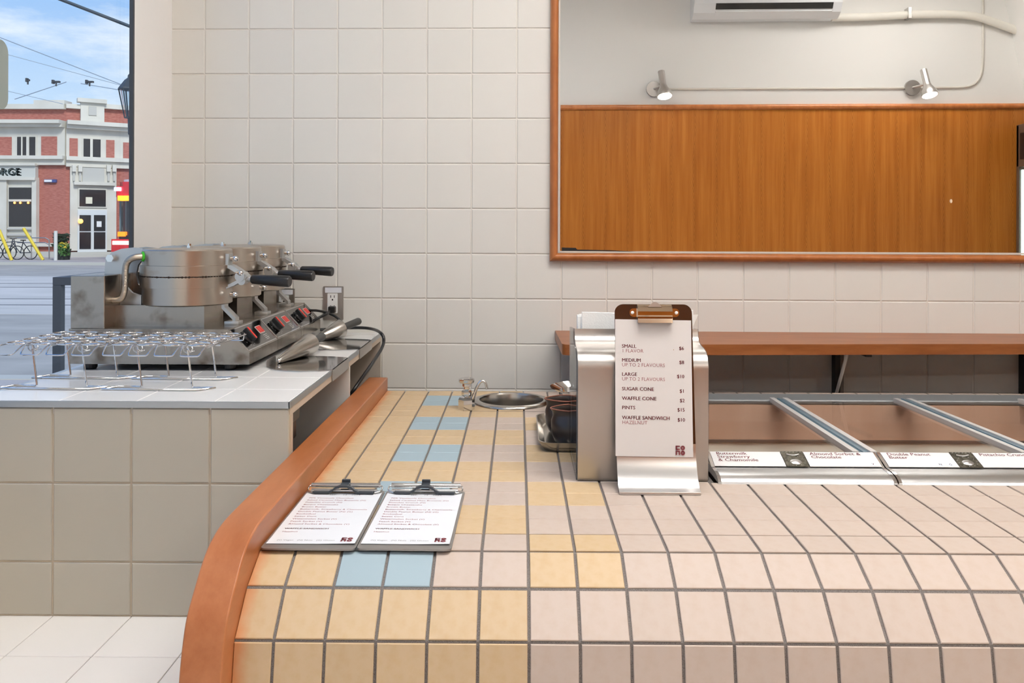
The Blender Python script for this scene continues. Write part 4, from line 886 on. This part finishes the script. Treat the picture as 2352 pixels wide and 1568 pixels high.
for q in range(2): mb = MB(); o_ = q*.062; mb.box(ax0+.172, ax1-.072, -.028, .028, -.003, .003, .001, M=Matrix.Translation((0, BACK+.155+.035*q, zb+.030+.044*q)) @ Matrix.Rotation(.5+.3*q, 4, 'X')); mb.build('louvre', mat('ac_white', (226, 228, 230), .4), so)
pp_ = [mirrored(x, y) for x, y in ((1905, 44), (2000, 42), (2080, 37), (2180, 36), (2235, 40), (2280, 56), (2335, 76))]
mb = MB(); mb.tube([p+Vector((0, .045, 0)) for p in pp_], .032, 12, smooth=2); pi = tag(mb.build('lagged_pipe', mat('pipe_white', (224, 220, 210), .5), None, 60), 'white lagged pipe running from the air conditioner', 'pipe')
q = pp_[2]; mb = MB(); mb.box(q.x-.012, q.x+.012, BACK, BACK+.085, q.z-.036, q.z+.05); mb.build('pipe_clip', M_steelb, pi)
cz = mirrored(1800, 204).z
pts = [(mirrored(1528, 204).x, BACK+.008, cz)] + [(mirrored(2200, 204).x, BACK+.008, cz)] + [mirrored(x, y)+Vector((0, .008, 0)) for x, y in ((2232, 198), (2250, 180), (2256, 150), (2256, 60), (2256, -60))]
mb = MB(); mb.tube(pts, .0085, 8, smooth=1); tag(mb.build('cable_conduit', mat('conduit_paint', (206, 200, 190), .5), None, 60), 'thin painted conduit linking the two wall spotlights', 'conduit')
def spot(px, lab, ll):
    p = mirrored(px, 200); x = p.x
    t = thing('wall_spotlight', lab, 'spotlight', (x, BACK, cz), group='spotlights above the wood panelling')
    mb = MB(); mb.cyl((x-.05, BACK, cz), (x-.05, BACK+.025, cz), .062, seg=24); mb.build('wall_plate', M_steelb, t, 40)
    top = Vector((x-.005, BACK+.115, cz+.125)); bot = Vector((x+.015, BACK+.185, cz-.085)); d = (bot-top); ln = d.length; qm = d.to_track_quat('Z', 'Y').to_matrix()
    mb = MB(); mb.cyl((x-.05, BACK+.02, cz), top*.45+bot*.55, .009); mb.build('arm', M_steelb, t, 40)
    mb = MB(); mb.lathe([(.027, 0), (.027, ln*.55), (.034, ln*.66), (.055, ln*.82), (.060, ln*.95), (.060, ln)], top, 28, qm); hd = mb.build('lamp_head', M_steelb, t, 40)
    mb = MB(); mb.lathe([(.056, ln+.001), (.050, ln+.006), (.03, ln+.010), (.001, ln+.0115)], top, 24, qm, caps=False); mb.build('lamp_bulb', mat('spot_bulb', (255, 250, 235), .5, emit=((255, 244, 225), 14.0)), hd, 60)
    ld = bpy.data.lights.new('spot_lamp', 'SPOT'); ld.energy = ll; ld.spot_size = math.radians(85); ld.spot_blend = .7; ld.shadow_soft_size = .05; ld.color = (1, .93, .84)
    lo = bpy.data.objects.new('spot_lamp', ld); C.objects.link(lo); lo.parent = t; lo.location = (base(t).inverted() @ (bot + d.normalized()*.03)); lo.rotation_euler = Vector((.10, .62, -.80)).to_track_quat('-Z', 'Y').to_euler()
spot(1516, 'left wall spotlight, at the free end of the conduit', 22)
spot(2108, 'right wall spotlight, beside the bent conduit', 22)
s0 = mirrored(2305, -10); s1 = mirrored(2352, 209)
dz = (s1-s0); 
mb = MB(); top_x = s0.x - dz.x/dz.z*(s0.z-CEIL); bot_x = s0.x - dz.x/dz.z*(s0.z-.9)
mb.prism([(top_x, CEIL), (bot_x, .9), (XR, .9), (XR, CEIL)], BACK, BACK+.25, 'y'); struct(mb.build('trim_3', M_plaster))
c0 = mirrored(2335.5, 287, BACK+.04)
ck = thing('drinks_cooler', 'dark upright drinks cooler with a lit interior, standing side-on by the panelling', 'cooler', (c0.x+.3, BACK+.33, 0))
x0 = c0.x; z1_ = c0.z; ya_ = BACK+.03; yb3 = BACK+.63; zg = mirrored(2346, 384, BACK+.08).z
mb = MB(); mb.box(x0+.56, x0+.6, ya_, yb3, 0, z1_, .004); mb.box(x0, x0+.6, ya_, ya_+.035, 0, z1_, .004); mb.box(x0, x0+.6, yb3-.035, yb3, 0, z1_, .004); mb.box(x0, x0+.6, ya_, yb3, zg, z1_, .006); mb.box(x0, x0+.6, ya_, yb3, 0, .16, .006); mb.build('cooler_body', mat('cooler_brown', (84, 66, 54), .4), ck)
mb = MB(); mb.box(x0-.004, x0, ya_+.06, yb3-.06, zg+.06, z1_-.07); mb.build('name_panel', M_black, ck)
mb = MB(); mb.box(x0+.02, x0+.045, ya_+.037, ya_+.062, .18, zg-.02); mb.build('led_strip', mat('led', (235, 255, 250), .5, emit=((225, 255, 248), 4.0)), ck)
mb = MB(); mb.box(x0+.54, x0+.56, ya_+.035, yb3-.035, .16, zg); mb.build('back_panel', mat('teal_liner', (120, 190, 178), .5), ck)
for q in range(4): mb = MB(); mb.box(x0+.06, x0+.54, ya_+.04, yb3-.04, .35+.26*q, .36+.26*q); mb.build('cooler_shelf', M_white, ck)
mb = MB(); mb.box(x0+.004, x0+.010, ya_+.035, yb3-.035, .16, zg); mb.build('glass_door', M_glasswin, ck)
# ================================================================== OUTSIDE: street, corner building, streetcar
GZ = -.80
mb = MB(); mb.box(-60, XL-.16, -12, 70, GZ-.12, GZ-.10); road = struct(mb.build('street', M_asph))
mb = MB(); mb.box(-60, XL-.15, -12, 9.2, GZ-.1, GZ); struct(mb.build('near_pavement', M_walk))
mb = MB(); mb.box(-60, XL-.15, 9.2, 9.45, GZ-.1, GZ+.01); struct(mb.build('near_kerb', M_stonesh))
mb = MB(); mb.box(-60, 20, 17, 30, GZ-.1, GZ-.095); b = mb.build('track_lane', M_conc, road)
for y in (19.0, 20.6, 24.5, 26.1): mb = MB(); mb.box(-60, 20, y-.06, y+.06, GZ-.096, GZ-.09); mb.build('tram_rail', mat('rail_steel', (120, 120, 124), .4, .6), road)
mb = MB(); mb.box(-60, 20, 34.5, 36.2, GZ-.1, GZ-.096); mb.build('tarmac_patch', M_asph, road)
mb = MB(); mb.box(-60, 20, 39.0, 70, GZ-.1, GZ+.02); struct(mb.build('far_pavement', M_walk))
mb = MB(); mb.box(-60, 20, 38.8, 39.0, GZ-.1, GZ+.03); struct(mb.build('far_kerb', M_stonesh))

# ---- building, two faces meeting at a corner
BY = 46.0
bc = on_y(151, 523, BY); bld = thing('corner_building', 'two-storey red brick and cream stone corner building across the street', 'building', (bc.x-1.5, BY+2, GZ))
class Face:
    def __init__(s, org, ang): s.o = Vector(org); s.u = Vector((math.cos(ang), math.sin(ang), 0)); s.n = Vector((math.sin(ang), -math.cos(ang), 0))
    def at(s, px, py):
        d = _d(px, py); P_ = CAM + d*((s.o-CAM).dot(s.n)/d.dot(s.n)); return (P_-s.o).dot(s.u), P_.z
    def M(s): return frame(s.o, s.u, -s.n, (0, 0, 1))
    def box(s, mb, x0, y0, x1, y1, out, deep=.0, c=0.0):
        ym, xm = (y0+y1)/2, (x0+x1)/2; a = s.at(x0, ym)[0]; b = s.at(x1, ym)[0]; t = s.at(xm, y0)[1]; q = s.at(xm, y1)[1]; mb.box(a, b, -out, deep+.01, q, t, c, M=s.M()); return mb
LF = Face((bc.x, BY, 0), 0.0); RF_ = Face((bc.x, BY, 0), math.radians(33))
def bpart(face, name, m, rects, out, deep=0.0, parent=None):
    q = None
    for r4 in rects: q = face.box(MB(), *r4, out, deep).build(name, m, parent or bld)
    return q
mb = MB(); mb.box(bc.x-16, bc.x, BY+.02, BY+8, GZ, LF.at(80, 243)[1]); mb.build('brick_wall', M_brick, bld)
mb = MB(); mb.box(0, 11, .02, 8, GZ, LF.at(80, 243)[1], M=RF_.M()); mb.build('brick_wall', M_brick, bld)
bpart(LF, 'parapet_coping', M_stone, [(-120, 240, 152, 251)], .25)
bpart(LF, 'parapet_coping', M_stone, [(82, 231, 152, 240)], .2, .6)
bpart(LF, 'cornice', M_stone, [(-120, 278, 152, 286)], .75); bpart(LF, 'cornice', M_stone, [(-120, 286, 152, 293)], .5)
bpart(LF, 'upper_wall', M_stone, [(-120, 293, 151.5, 369)], .12)
bpart(LF, 'brick_panel', M_brick, [(-36, 315, -10, 358), (3, 315, 30, 358), (98, 314, 134, 358)], .15)
def win(face, x0, y0, x1, y1, out, bars=(), glow=None, nm='window'):
    f = face.box(MB(), x0, y0, x1, y1, out).build(nm, M_stone, bld); g = 3.0
    face.box(MB(), x0+g, y0+g, x1-g, y1-g, out+.03).build('pane', M_dglass, f)
    for b4 in bars: face.box(MB(), *b4, out+.07).build('glazing_bar', M_stone, f)
    return f
win(LF, 41, 312, 88, 361, .16, [(54, 315, 57, 358), (66, 315, 72, 358)]); win(LF, -72, 312, -28, 361, .16, [(-52, 315, -48, 358)])
bpart(LF, 'string_course', M_stone, [(-120, 358, 152, 366)], .4); bpart(LF, 'frieze', M_stone, [(-120, 366, 152, 379)], .2)
sgn = bpart(LF, 'shop_fascia', mat('fascia_grey', (200, 200, 192), .6), [(-120, 379, 88, 412)], .28); bpart(LF, 'fascia_moulding', M_stone, [(-120, 376, 90, 381), (-120, 408, 90, 414)], .42)
q0 = LF.at(54, 402); hh = LF.at(54, 386)[1]-q0[1]
Mt = frame(LF.o + LF.u*q0[0] + LF.n*.30 + Vector((0, 0, q0[1])), LF.u, (0, 0, 1), LF.n)
mb = MB(); mb.text('ORGE', Mt, hh*1.38, .02, 'RIGHT', 1.12); mb.build('fascia_letters', mat('letter_teal', (216, 240, 238), .4), sgn)
mb = MB(); Mt2 = Mt.copy(); Mt2.translation = Mt.translation + LF.u*.06 - Vector((0, 0, .05)) - LF.n*.012; mb.text('ORGE', Mt2, hh*1.38, .05, 'RIGHT', 1.12); mb.build('letter_shadows', mat('letter_shadow_dark', (60, 84, 84), .5), sgn)  # dark shadow of the letters, built as an offset copy behind them
bpart(LF, 'ground_floor_stone', M_stone, [(-120, 414, 89, 596)], .14)
win(LF, -60, 428, 4, 523, .2, [(-60, 459, 4, 464)]); win(LF, 23, 428, 80, 523, .2, [(26, 458, 78, 463)])
bpart(LF, 'pier', M_stone, [(5, 414, 22, 590), (80, 414, 90, 590)], .3)
bpart(LF, 'sill_panel', M_stonesh, [(24, 536, 80, 541), (24, 523, 80, 527)], .32)
bpart(LF, 'plinth', M_stonesh, [(-120, 577, 152, 600)], .35); bpart(LF, 'plinth', M_stone, [(88, 558, 160, 566)], .2)
for x in (41, 54, 72): 
    a = LF.at(x, 466); mb = MB(); mb.ball(LF.o+LF.u*a[0]+LF.n*.30+Vector((0, 0, a[1])), .06, 8); mb.build('window_lamp', M_warm, bld)
st_ = bpart(LF, 'street_sign', mat('sign_blue', (70, 84, 140), .4), [(104, 412, 131, 419)], .12); bpart(LF, 'sign_plate', M_white, [(105, 413, 122, 418)], .15, parent=st_)
bpart(RF_, 'parapet_coping', M_stone, [(151, 240, 184, 250), (238, 243, 330, 253)], .25)
tb = bpart(RF_, 'parapet_tablet', M_stone, [(184, 236, 238, 282)], .3); bpart(RF_, 'tablet_cap', M_stone, [(176, 229, 243, 238)], .5, parent=tb); bpart(RF_, 'tablet_cartouche', M_stonesh, [(202, 246, 220, 266)], .36, parent=tb)
bpart(RF_, 'cornice', M_stone, [(152, 284, 340, 293)], .75); bpart(RF_, 'cornice', M_stone, [(152, 293, 340, 301)], .5)
bpart(RF_, 'upper_wall', M_stone, [(151.5, 301, 340, 372)], .12)
bpart(RF_, 'brick_panel', M_brick, [(159, 318, 178, 361), (243, 322, 262, 366), (282, 328, 310, 370)], .15)
win(RF_, 188, 317, 233, 366, .16, [(206, 320, 212, 363)])
bpart(RF_, 'string_course', M_stone, [(151, 363, 340, 372)], .4); bpart(RF_, 'frieze', M_stone, [(151, 372, 340, 386)], .2)
bpart(RF_, 'door_surround', M_stone, [(160, 386, 266, 575)], .22)
bpart(RF_, 'entablature_panel', M_stonesh, [(188, 386, 238, 419)], .3); bpart(RF_, 'entablature_ledge', M_stone, [(168, 419, 262, 426)], .5)
for x in (164, 178, 243, 256): f_ = bpart(RF_, 'console_bracket', M_stone, [(x, 380, x+9, 395)], .45); bpart(RF_, 'console_scroll', M_stonesh, [(x+2, 395, x+7, 416)], .34, parent=f_)
win(RF_, 178, 433, 244, 477, .3, (), nm='transom_window')
d_ = bpart(RF_, 'door_frame', mat('door_white', (214, 218, 218), .5), [(177, 482, 244, 578)], .3)
for x0_, x1_ in ((181, 207), (214, 240)):
    bpart(RF_, 'door_pane', M_dglass, [(x0_, 494, x1_, 530), (x0_, 533, x1_, 571)], .34, parent=d_)
bpart(RF_, 'door_notice', M_white, [(220, 508, 231, 521)], .38, parent=d_); bpart(RF_, 'transom_notice', mat('notice_cream', (226, 220, 196), .6), [(195, 453, 210, 468)], .38, parent=d_)
a = RF_.at(183, 508); mb = MB(); mb.ball(RF_.o+RF_.u*a[0]+RF_.n*.42+Vector((0, 0, a[1])), .13, 10); mb.build('globe_lamp', M_warm, bld)
for i, (y0_, y1_) in enumerate(((578, 584), (584, 590), (590, 597))): bpart(RF_, 'entry_step', M_stonesh, [(160-2*i, y0_, 262+2*i, y1_+6)], .5+.35*i)

# ---- streetcar
ty_ = 40.0; tx0 = on_y(253, 560, ty_).x; zt_ = on_y(275, 412, ty_).z; zb_ = GZ+.06
tram = thing('streetcar', 'red and white streetcar with lit headlight passing behind the window jamb', 'streetcar', (tx0+1.27, ty_+3, GZ))
def tz(py): return on_y(275, py, ty_).z
def tsec(z0_, z1_, m, nm, ins=0.0, front=0.0, ln=9.0, tip=.35, parent=tram):
    w0, w1 = tx0+ins, tx0+2.54-ins; mb = MB()
    mb.prism([(w0, ty_+ln), (w0, ty_+.8), (w0+tip*.6, ty_+.25-front), (w0+tip*1.6, ty_-front), (w1-tip*1.6, ty_-front), (w1-tip*.6, ty_+.25-front), (w1, ty_+.8), (w1, ty_+ln)], z0_, z1_, 'z'); return mb.build(nm, m, parent, 30)
M_tred = mat('tram_red', (204, 44, 50), .3); M_twhite = mat('tram_white', (236, 236, 238), .35)
tsec(tz(606), tz(600), M_tred, 'skirt_band', tip=.1); tsec(tz(600), tz(578), M_twhite, 'skirt', 0, .05, tip=.1); bm_ = tsec(tz(578), tz(549), M_tred, 'bumper', -.05, .12, tip=.1); tsec(tz(549), tz(540), M_black, 'windscreen_base', .1, .02)
ws = tsec(tz(540), tz(452), M_dglass, 'windscreen', .16, -.1); tsec(tz(549), tz(445), mat('tram_pillar', (168, 196, 198), .4), 'pillar', .05, -.75, 9)
dm = tsec(tz(452), tz(428), M_tred, 'roof_front', .06, -.02, tip=.14); tsec(tz(428), tz(417), M_tred, 'roof', .14, -.1, tip=.25); tsec(tz(419), tz(411), M_twhite, 'roof_crown', .26, -.2, tip=.35)
def lampbox(x0_, y0_, x1_, y1_, fr, m, nm, par):
    a = on_y(x0_, y0_, ty_-fr); b = on_y(x1_, y1_, ty_-fr); mb = MB(); mb.box(a.x, b.x, ty_-fr-.02, ty_+.4, b.z, a.z, .02); return mb.build(nm, m, par)
lampbox(258, 553, 300, 562, .16, mat('headlamp', (255, 236, 220), .4, emit=((255, 225, 205), 2.2)), 'headlamp', bm_)
lampbox(270, 449, 300, 461, .06, mat('amber_sign', (255, 160, 40), .4, emit=((255, 150, 30), 2.2)), 'destination_sign', dm)
lampbox(262, 430, 276, 438, .1, mat('blue_white_lamp', (220, 225, 255), .4, emit=((215, 220, 255), 4.0)), 'route_lamp', dm)
lampbox(270, 532, 287, 543, .12, mat('amber_lamp', (255, 130, 30), .4, emit=((255, 110, 20), 2.2)), 'indicator', bm_)

# ---- street furniture
def rod(name, pts, r_, m, lab=None, cat=None, grp=None, seg=8, sm=0):
    mb = MB(); mb.tube(pts, r_, seg, smooth=sm); o_ = mb.build(name, m, None, 60); return tag(o_, lab, cat, grp) if lab else o_
M_yp = mat('yellow_guard', (226, 200, 60), .5)
def foot(px, y): d = on_y(px, 560, y); return Vector((d.x, y, GZ+.02))
p0_, p1_ = on_y(99, 599, 41.5), on_y(54, 524, 41.5); p0_.z = GZ+.02
rod('guy_wire_guard', [p0_, p1_], .075, M_yp, 'slanted yellow guy wire guard in front of the far brick pier', 'wire guard', 'yellow guards')
p0_, p1_ = on_y(27, 603, 41.0), on_y(-2, 528, 41.0); p0_.z = GZ+.02
rod('guy_wire_guard', [p0_, p1_], .075, M_yp, 'slanted yellow guy wire guard beside the parked bicycles', 'wire guard', 'yellow guards')
q = on_y(128, 530, 41.2)
rod('white_post', [Vector((q.x, 41.2, GZ+.02)), Vector((q.x, 41.2, q.z))], .085, mat('post_white', (214, 214, 208), .5), 'white metal post standing on the far pavement', 'post')
q = on_y(146, 548, 42.0); pt = thing('street_planter', 'dark planter of leafy shrubs with yellow flowers by the building door', 'planter', (q.x, 42.0, GZ+.02))
mb = MB(); mb.lathe([(.28, GZ+.02), (.34, GZ+.5), (.36, GZ+.55), (.30, GZ+.52)], (q.x, 42.0, 0), 16); mb.build('pot', mat('pot_dark', (52, 54, 52), .6), pt)
def leaves(n, cx, cy, z0_, z1_, rx, m, nm, sz):
    mb = MB()
    for _ in range(n):
        a = random.random()*2*PI; rr = rx*math.sqrt(random.random()); c_ = Vector((cx+rr*math.cos(a), cy+rr*math.sin(a)*.8, z0_+(z1_-z0_)*random.random()))
        u = Vector((random.uniform(-1, 1), random.uniform(-1, 1), random.uniform(-.4, 1))).normalized(); v = u.cross(Vector((random.uniform(-1, 1), random.uniform(-1, 1), .3))).normalized(); s_ = sz*random.uniform(.6, 1.3)
        mb.add([c_-u*s_, c_+v*s_*.45, c_+u*s_, c_-v*s_*.45], [(0, 1, 2, 3)])
    return tag(mb.build(nm, m, pt), kind='stuff')
leaves(320, q.x-.12, 42.0, GZ+.45, on_y(146, 538, 42).z, .34, mat('dark_leaf', (44, 62, 44), .6), 'foliage', .14)
leaves(150, q.x+.15, 41.75, GZ+.25, on_y(146, 560, 42).z, .26, mat('green_leaf', (84, 128, 68), .6), 'trailing_leaves', .12)
leaves(60, q.x+.16, 41.7, on_y(146, 568, 42).z, on_y(146, 556, 42).z, .22, mat('yellow_flower', (214, 190, 60), .6), 'flowers', .08)
hr = thing('stair_handrail', 'thin grey handrail beside the building steps', 'handrail', (on_y(100, 560, 43).x, 43, GZ))
for yy in (546, 557): mb = MB(); mb.tube([on_y(x, y, 43.0) for x, y in ((40, yy), (104, yy), (113, yy+5))], .03, 6); mb.build('rail_bar', M_steelb, hr)
for x in (72, 113): mb = MB(); e_ = on_y(x, 550, 43.0); mb.tube([Vector((e_.x, 43, GZ)), e_], .03, 6); mb.build('rail_post', M_steelb, hr)
def bike(px, y, lab, flip=1):
    b0 = foot(px, y); t = thing('bicycle', lab, 'bicycle', b0, group='bicycles parked on the far pavement'); M_b = mat('bike_dark', (44, 54, 66), .5)
    for sx in (-.52, .52):
        mb = MB(); mb.tube([b0+Vector((sx+.33*math.cos(2*PI*i/24), 0, .34+.33*math.sin(2*PI*i/24))) for i in range(24)], .022, 6, closed=True); mb.build('wheel', M_black, t)
    B_ = lambda x, z: b0+Vector((x*flip, 0, z))
    mb = MB()
    for s in (((-.52, .34), (-.15, .85)), ((-.52, .34), (-.02, .32)), ((-.02, .32), (-.17, .92)), ((-.02, .32), (.38, .82)), ((-.16, .84), (.36, .88)), ((.52, .34), (.36, .98))): mb.cyl(B_(*s[0]), B_(*s[1]), .022, seg=6)
    mb.build('bike_frame', M_b, t)
    mb = MB(); mb.box(b0.x-.17*flip-.13, b0.x-.17*flip+.10, y-.06, y+.06, b0.z+.92, b0.z+.97, .01); mb.build('saddle', M_black, t)
    mb = MB(); mb.tube([B_(.30, 1.04)+Vector((0, -.25, 0)), B_(.38, 1.0), B_(.30, 1.04)+Vector((0, .25, 0))], .016, 6); mb.build('handlebar', M_black, t)
bike(15, 41.8, 'dark bicycle parked farther left, behind the yellow guard'); bike(46, 42.2, 'dark bicycle parked nearer the white post', -1)

# ---- barrier frame just outside the window
bf = thing('barrier_frame', 'dark square-tube barrier frame on the pavement outside the window', 'barrier', (-4.2, 7.6, GZ)); yb2 = 7.4
zt2 = on_y(200, 636, yb2).z; xa_ = on_y(135, 700, yb2).x; xb_ = xa_+1.9; yk2 = 8.9
for x, y, nm in ((xa_, yb2, 0), (xb_, yb2, 0), (xa_, yk2, 0), (xb_, yk2, 0)): mb = MB(); mb.box(x-.036, x+.036, y-.036, y+.036, GZ, zt2-.07, .004); mb.build('post', M_dark, bf)
for y in (yb2, yk2): mb = MB(); mb.box(xa_-.036, xb_+.036, y-.036, y+.036, zt2-.07, zt2, .004); mb.build('top_rail', M_dark, bf)
for x in (xa_, xb_): mb = MB(); mb.box(x-.036, x+.036, yb2+.036, yk2-.036, zt2-.07, zt2, .004); mb.build('side_rail', M_dark, bf)

# ---- lantern, cables
la0 = on_y(284, 190, 9.0)
lt = thing('street_lantern', 'black tapered street lantern half hidden by the window jamb', 'lantern', (la0.x, 9.0, la0.z-.4)); X_, Z_ = on_y(300, 190, 9.0).x, on_y(296, 206, 9.0).z
mb = MB(); mb.lathe([(.125, 0), (.12, .015), (.06, .10), (.03, .125), (.028, .15), (.012, .17)], (X_, 9.0, Z_), 6, M=Matrix.Rotation(.3, 3, 'Z')); mb.build('lantern_roof', mat('lantern_black', (46, 52, 58), .5), lt)
for i in range(6):
    a = .3+2*PI*i/6; mb = MB(); mb.cyl((X_+.115*math.cos(a), 9+.115*math.sin(a), Z_), (X_+.055*math.cos(a), 9+.055*math.sin(a), Z_-.30), .007, seg=6); mb.build('lantern_bar', M_dark, lt)
mb = MB(); mb.lathe([(.05, Z_-.298), (.108, Z_-.002)], (X_, 9, 0), 6, M=None, caps=False); mb.build('lantern_glass', glass('lantern_pane', (225, 232, 236), .8), lt)
mb = MB(); mb.tube([Vector((X_, 9, Z_-.28)), Vector((X_, 9, Z_-.45)), Vector((X_+.35, 9, Z_-.75)), Vector((X_+.8, 9, Z_-.8)), Vector((X_+.8, 9, GZ))], .03, 8); mb.lathe([(.06, Z_-.30), (.06, Z_-.29)], (X_, 9, 0), 10); mb.build('lantern_arm', M_dark, lt)
def wire(a, b, y0_, y1_, r_, lab, m='wire_grey', col=(150, 164, 182)): p, q = on_y(*a, y0_), on_y(*b, y1_); d = q-p; rod('overhead_wire', [p-d*.6, q+d*.6], r_, mat(m, col, .6), lab, 'cable', 'overhead wires', 6)
wire((140, -1), (292, 58), 6.0, 6.0, .013, 'thick dark cable crossing the top of the window', 'wire_dark', (66, 78, 86))
wire((0, 86), (268, 190), 22, 24, .012, 'long thin wire sloping across the sky below the thick cable')
wire((20, 126), (190, 172), 30, 30, .011, 'faint wire between the long wire and the hangers')
wire((0, 205), (90, 226), 34, 34, .012, 'faint wire low over the building roof')
wire((66, 217), (120, 199), 32, 32, .016, 'short wire rising to the middle wire hanger')
wire((218, 197), (272, 206), 32, 32, .016, 'short wire running right from the right wire hanger')
for (px, py, wd, lab) in ((64, 184, 4, 'leftmost small trolley wire hanger against the sky'), (129, 188, 9, 'middle trolley wire hanger against the sky'), (206, 188, 9, 'right trolley wire hanger against the sky, nearest the lantern')):
    c_ = on_y(px, py, 32); t = thing('wire_hanger', lab, 'wire hanger', c_, group='trolley wire hangers'); k_ = 32/F
    mb = MB(); mb.box(c_.x-wd*k_, c_.x+wd*k_, 31.95, 32.05, c_.z-.035, c_.z+.035, .01); mb.box(c_.x-wd*k_, c_.x-wd*k_+.07, 31.94, 32.06, c_.z-.07, c_.z+.07); mb.build('clamp', M_dark, t)
    mb = MB(); mb.cyl((c_.x, 32, c_.z), (c_.x, 32, c_.z-.16), .03, seg=8); mb.build('insulator', M_dark, t)
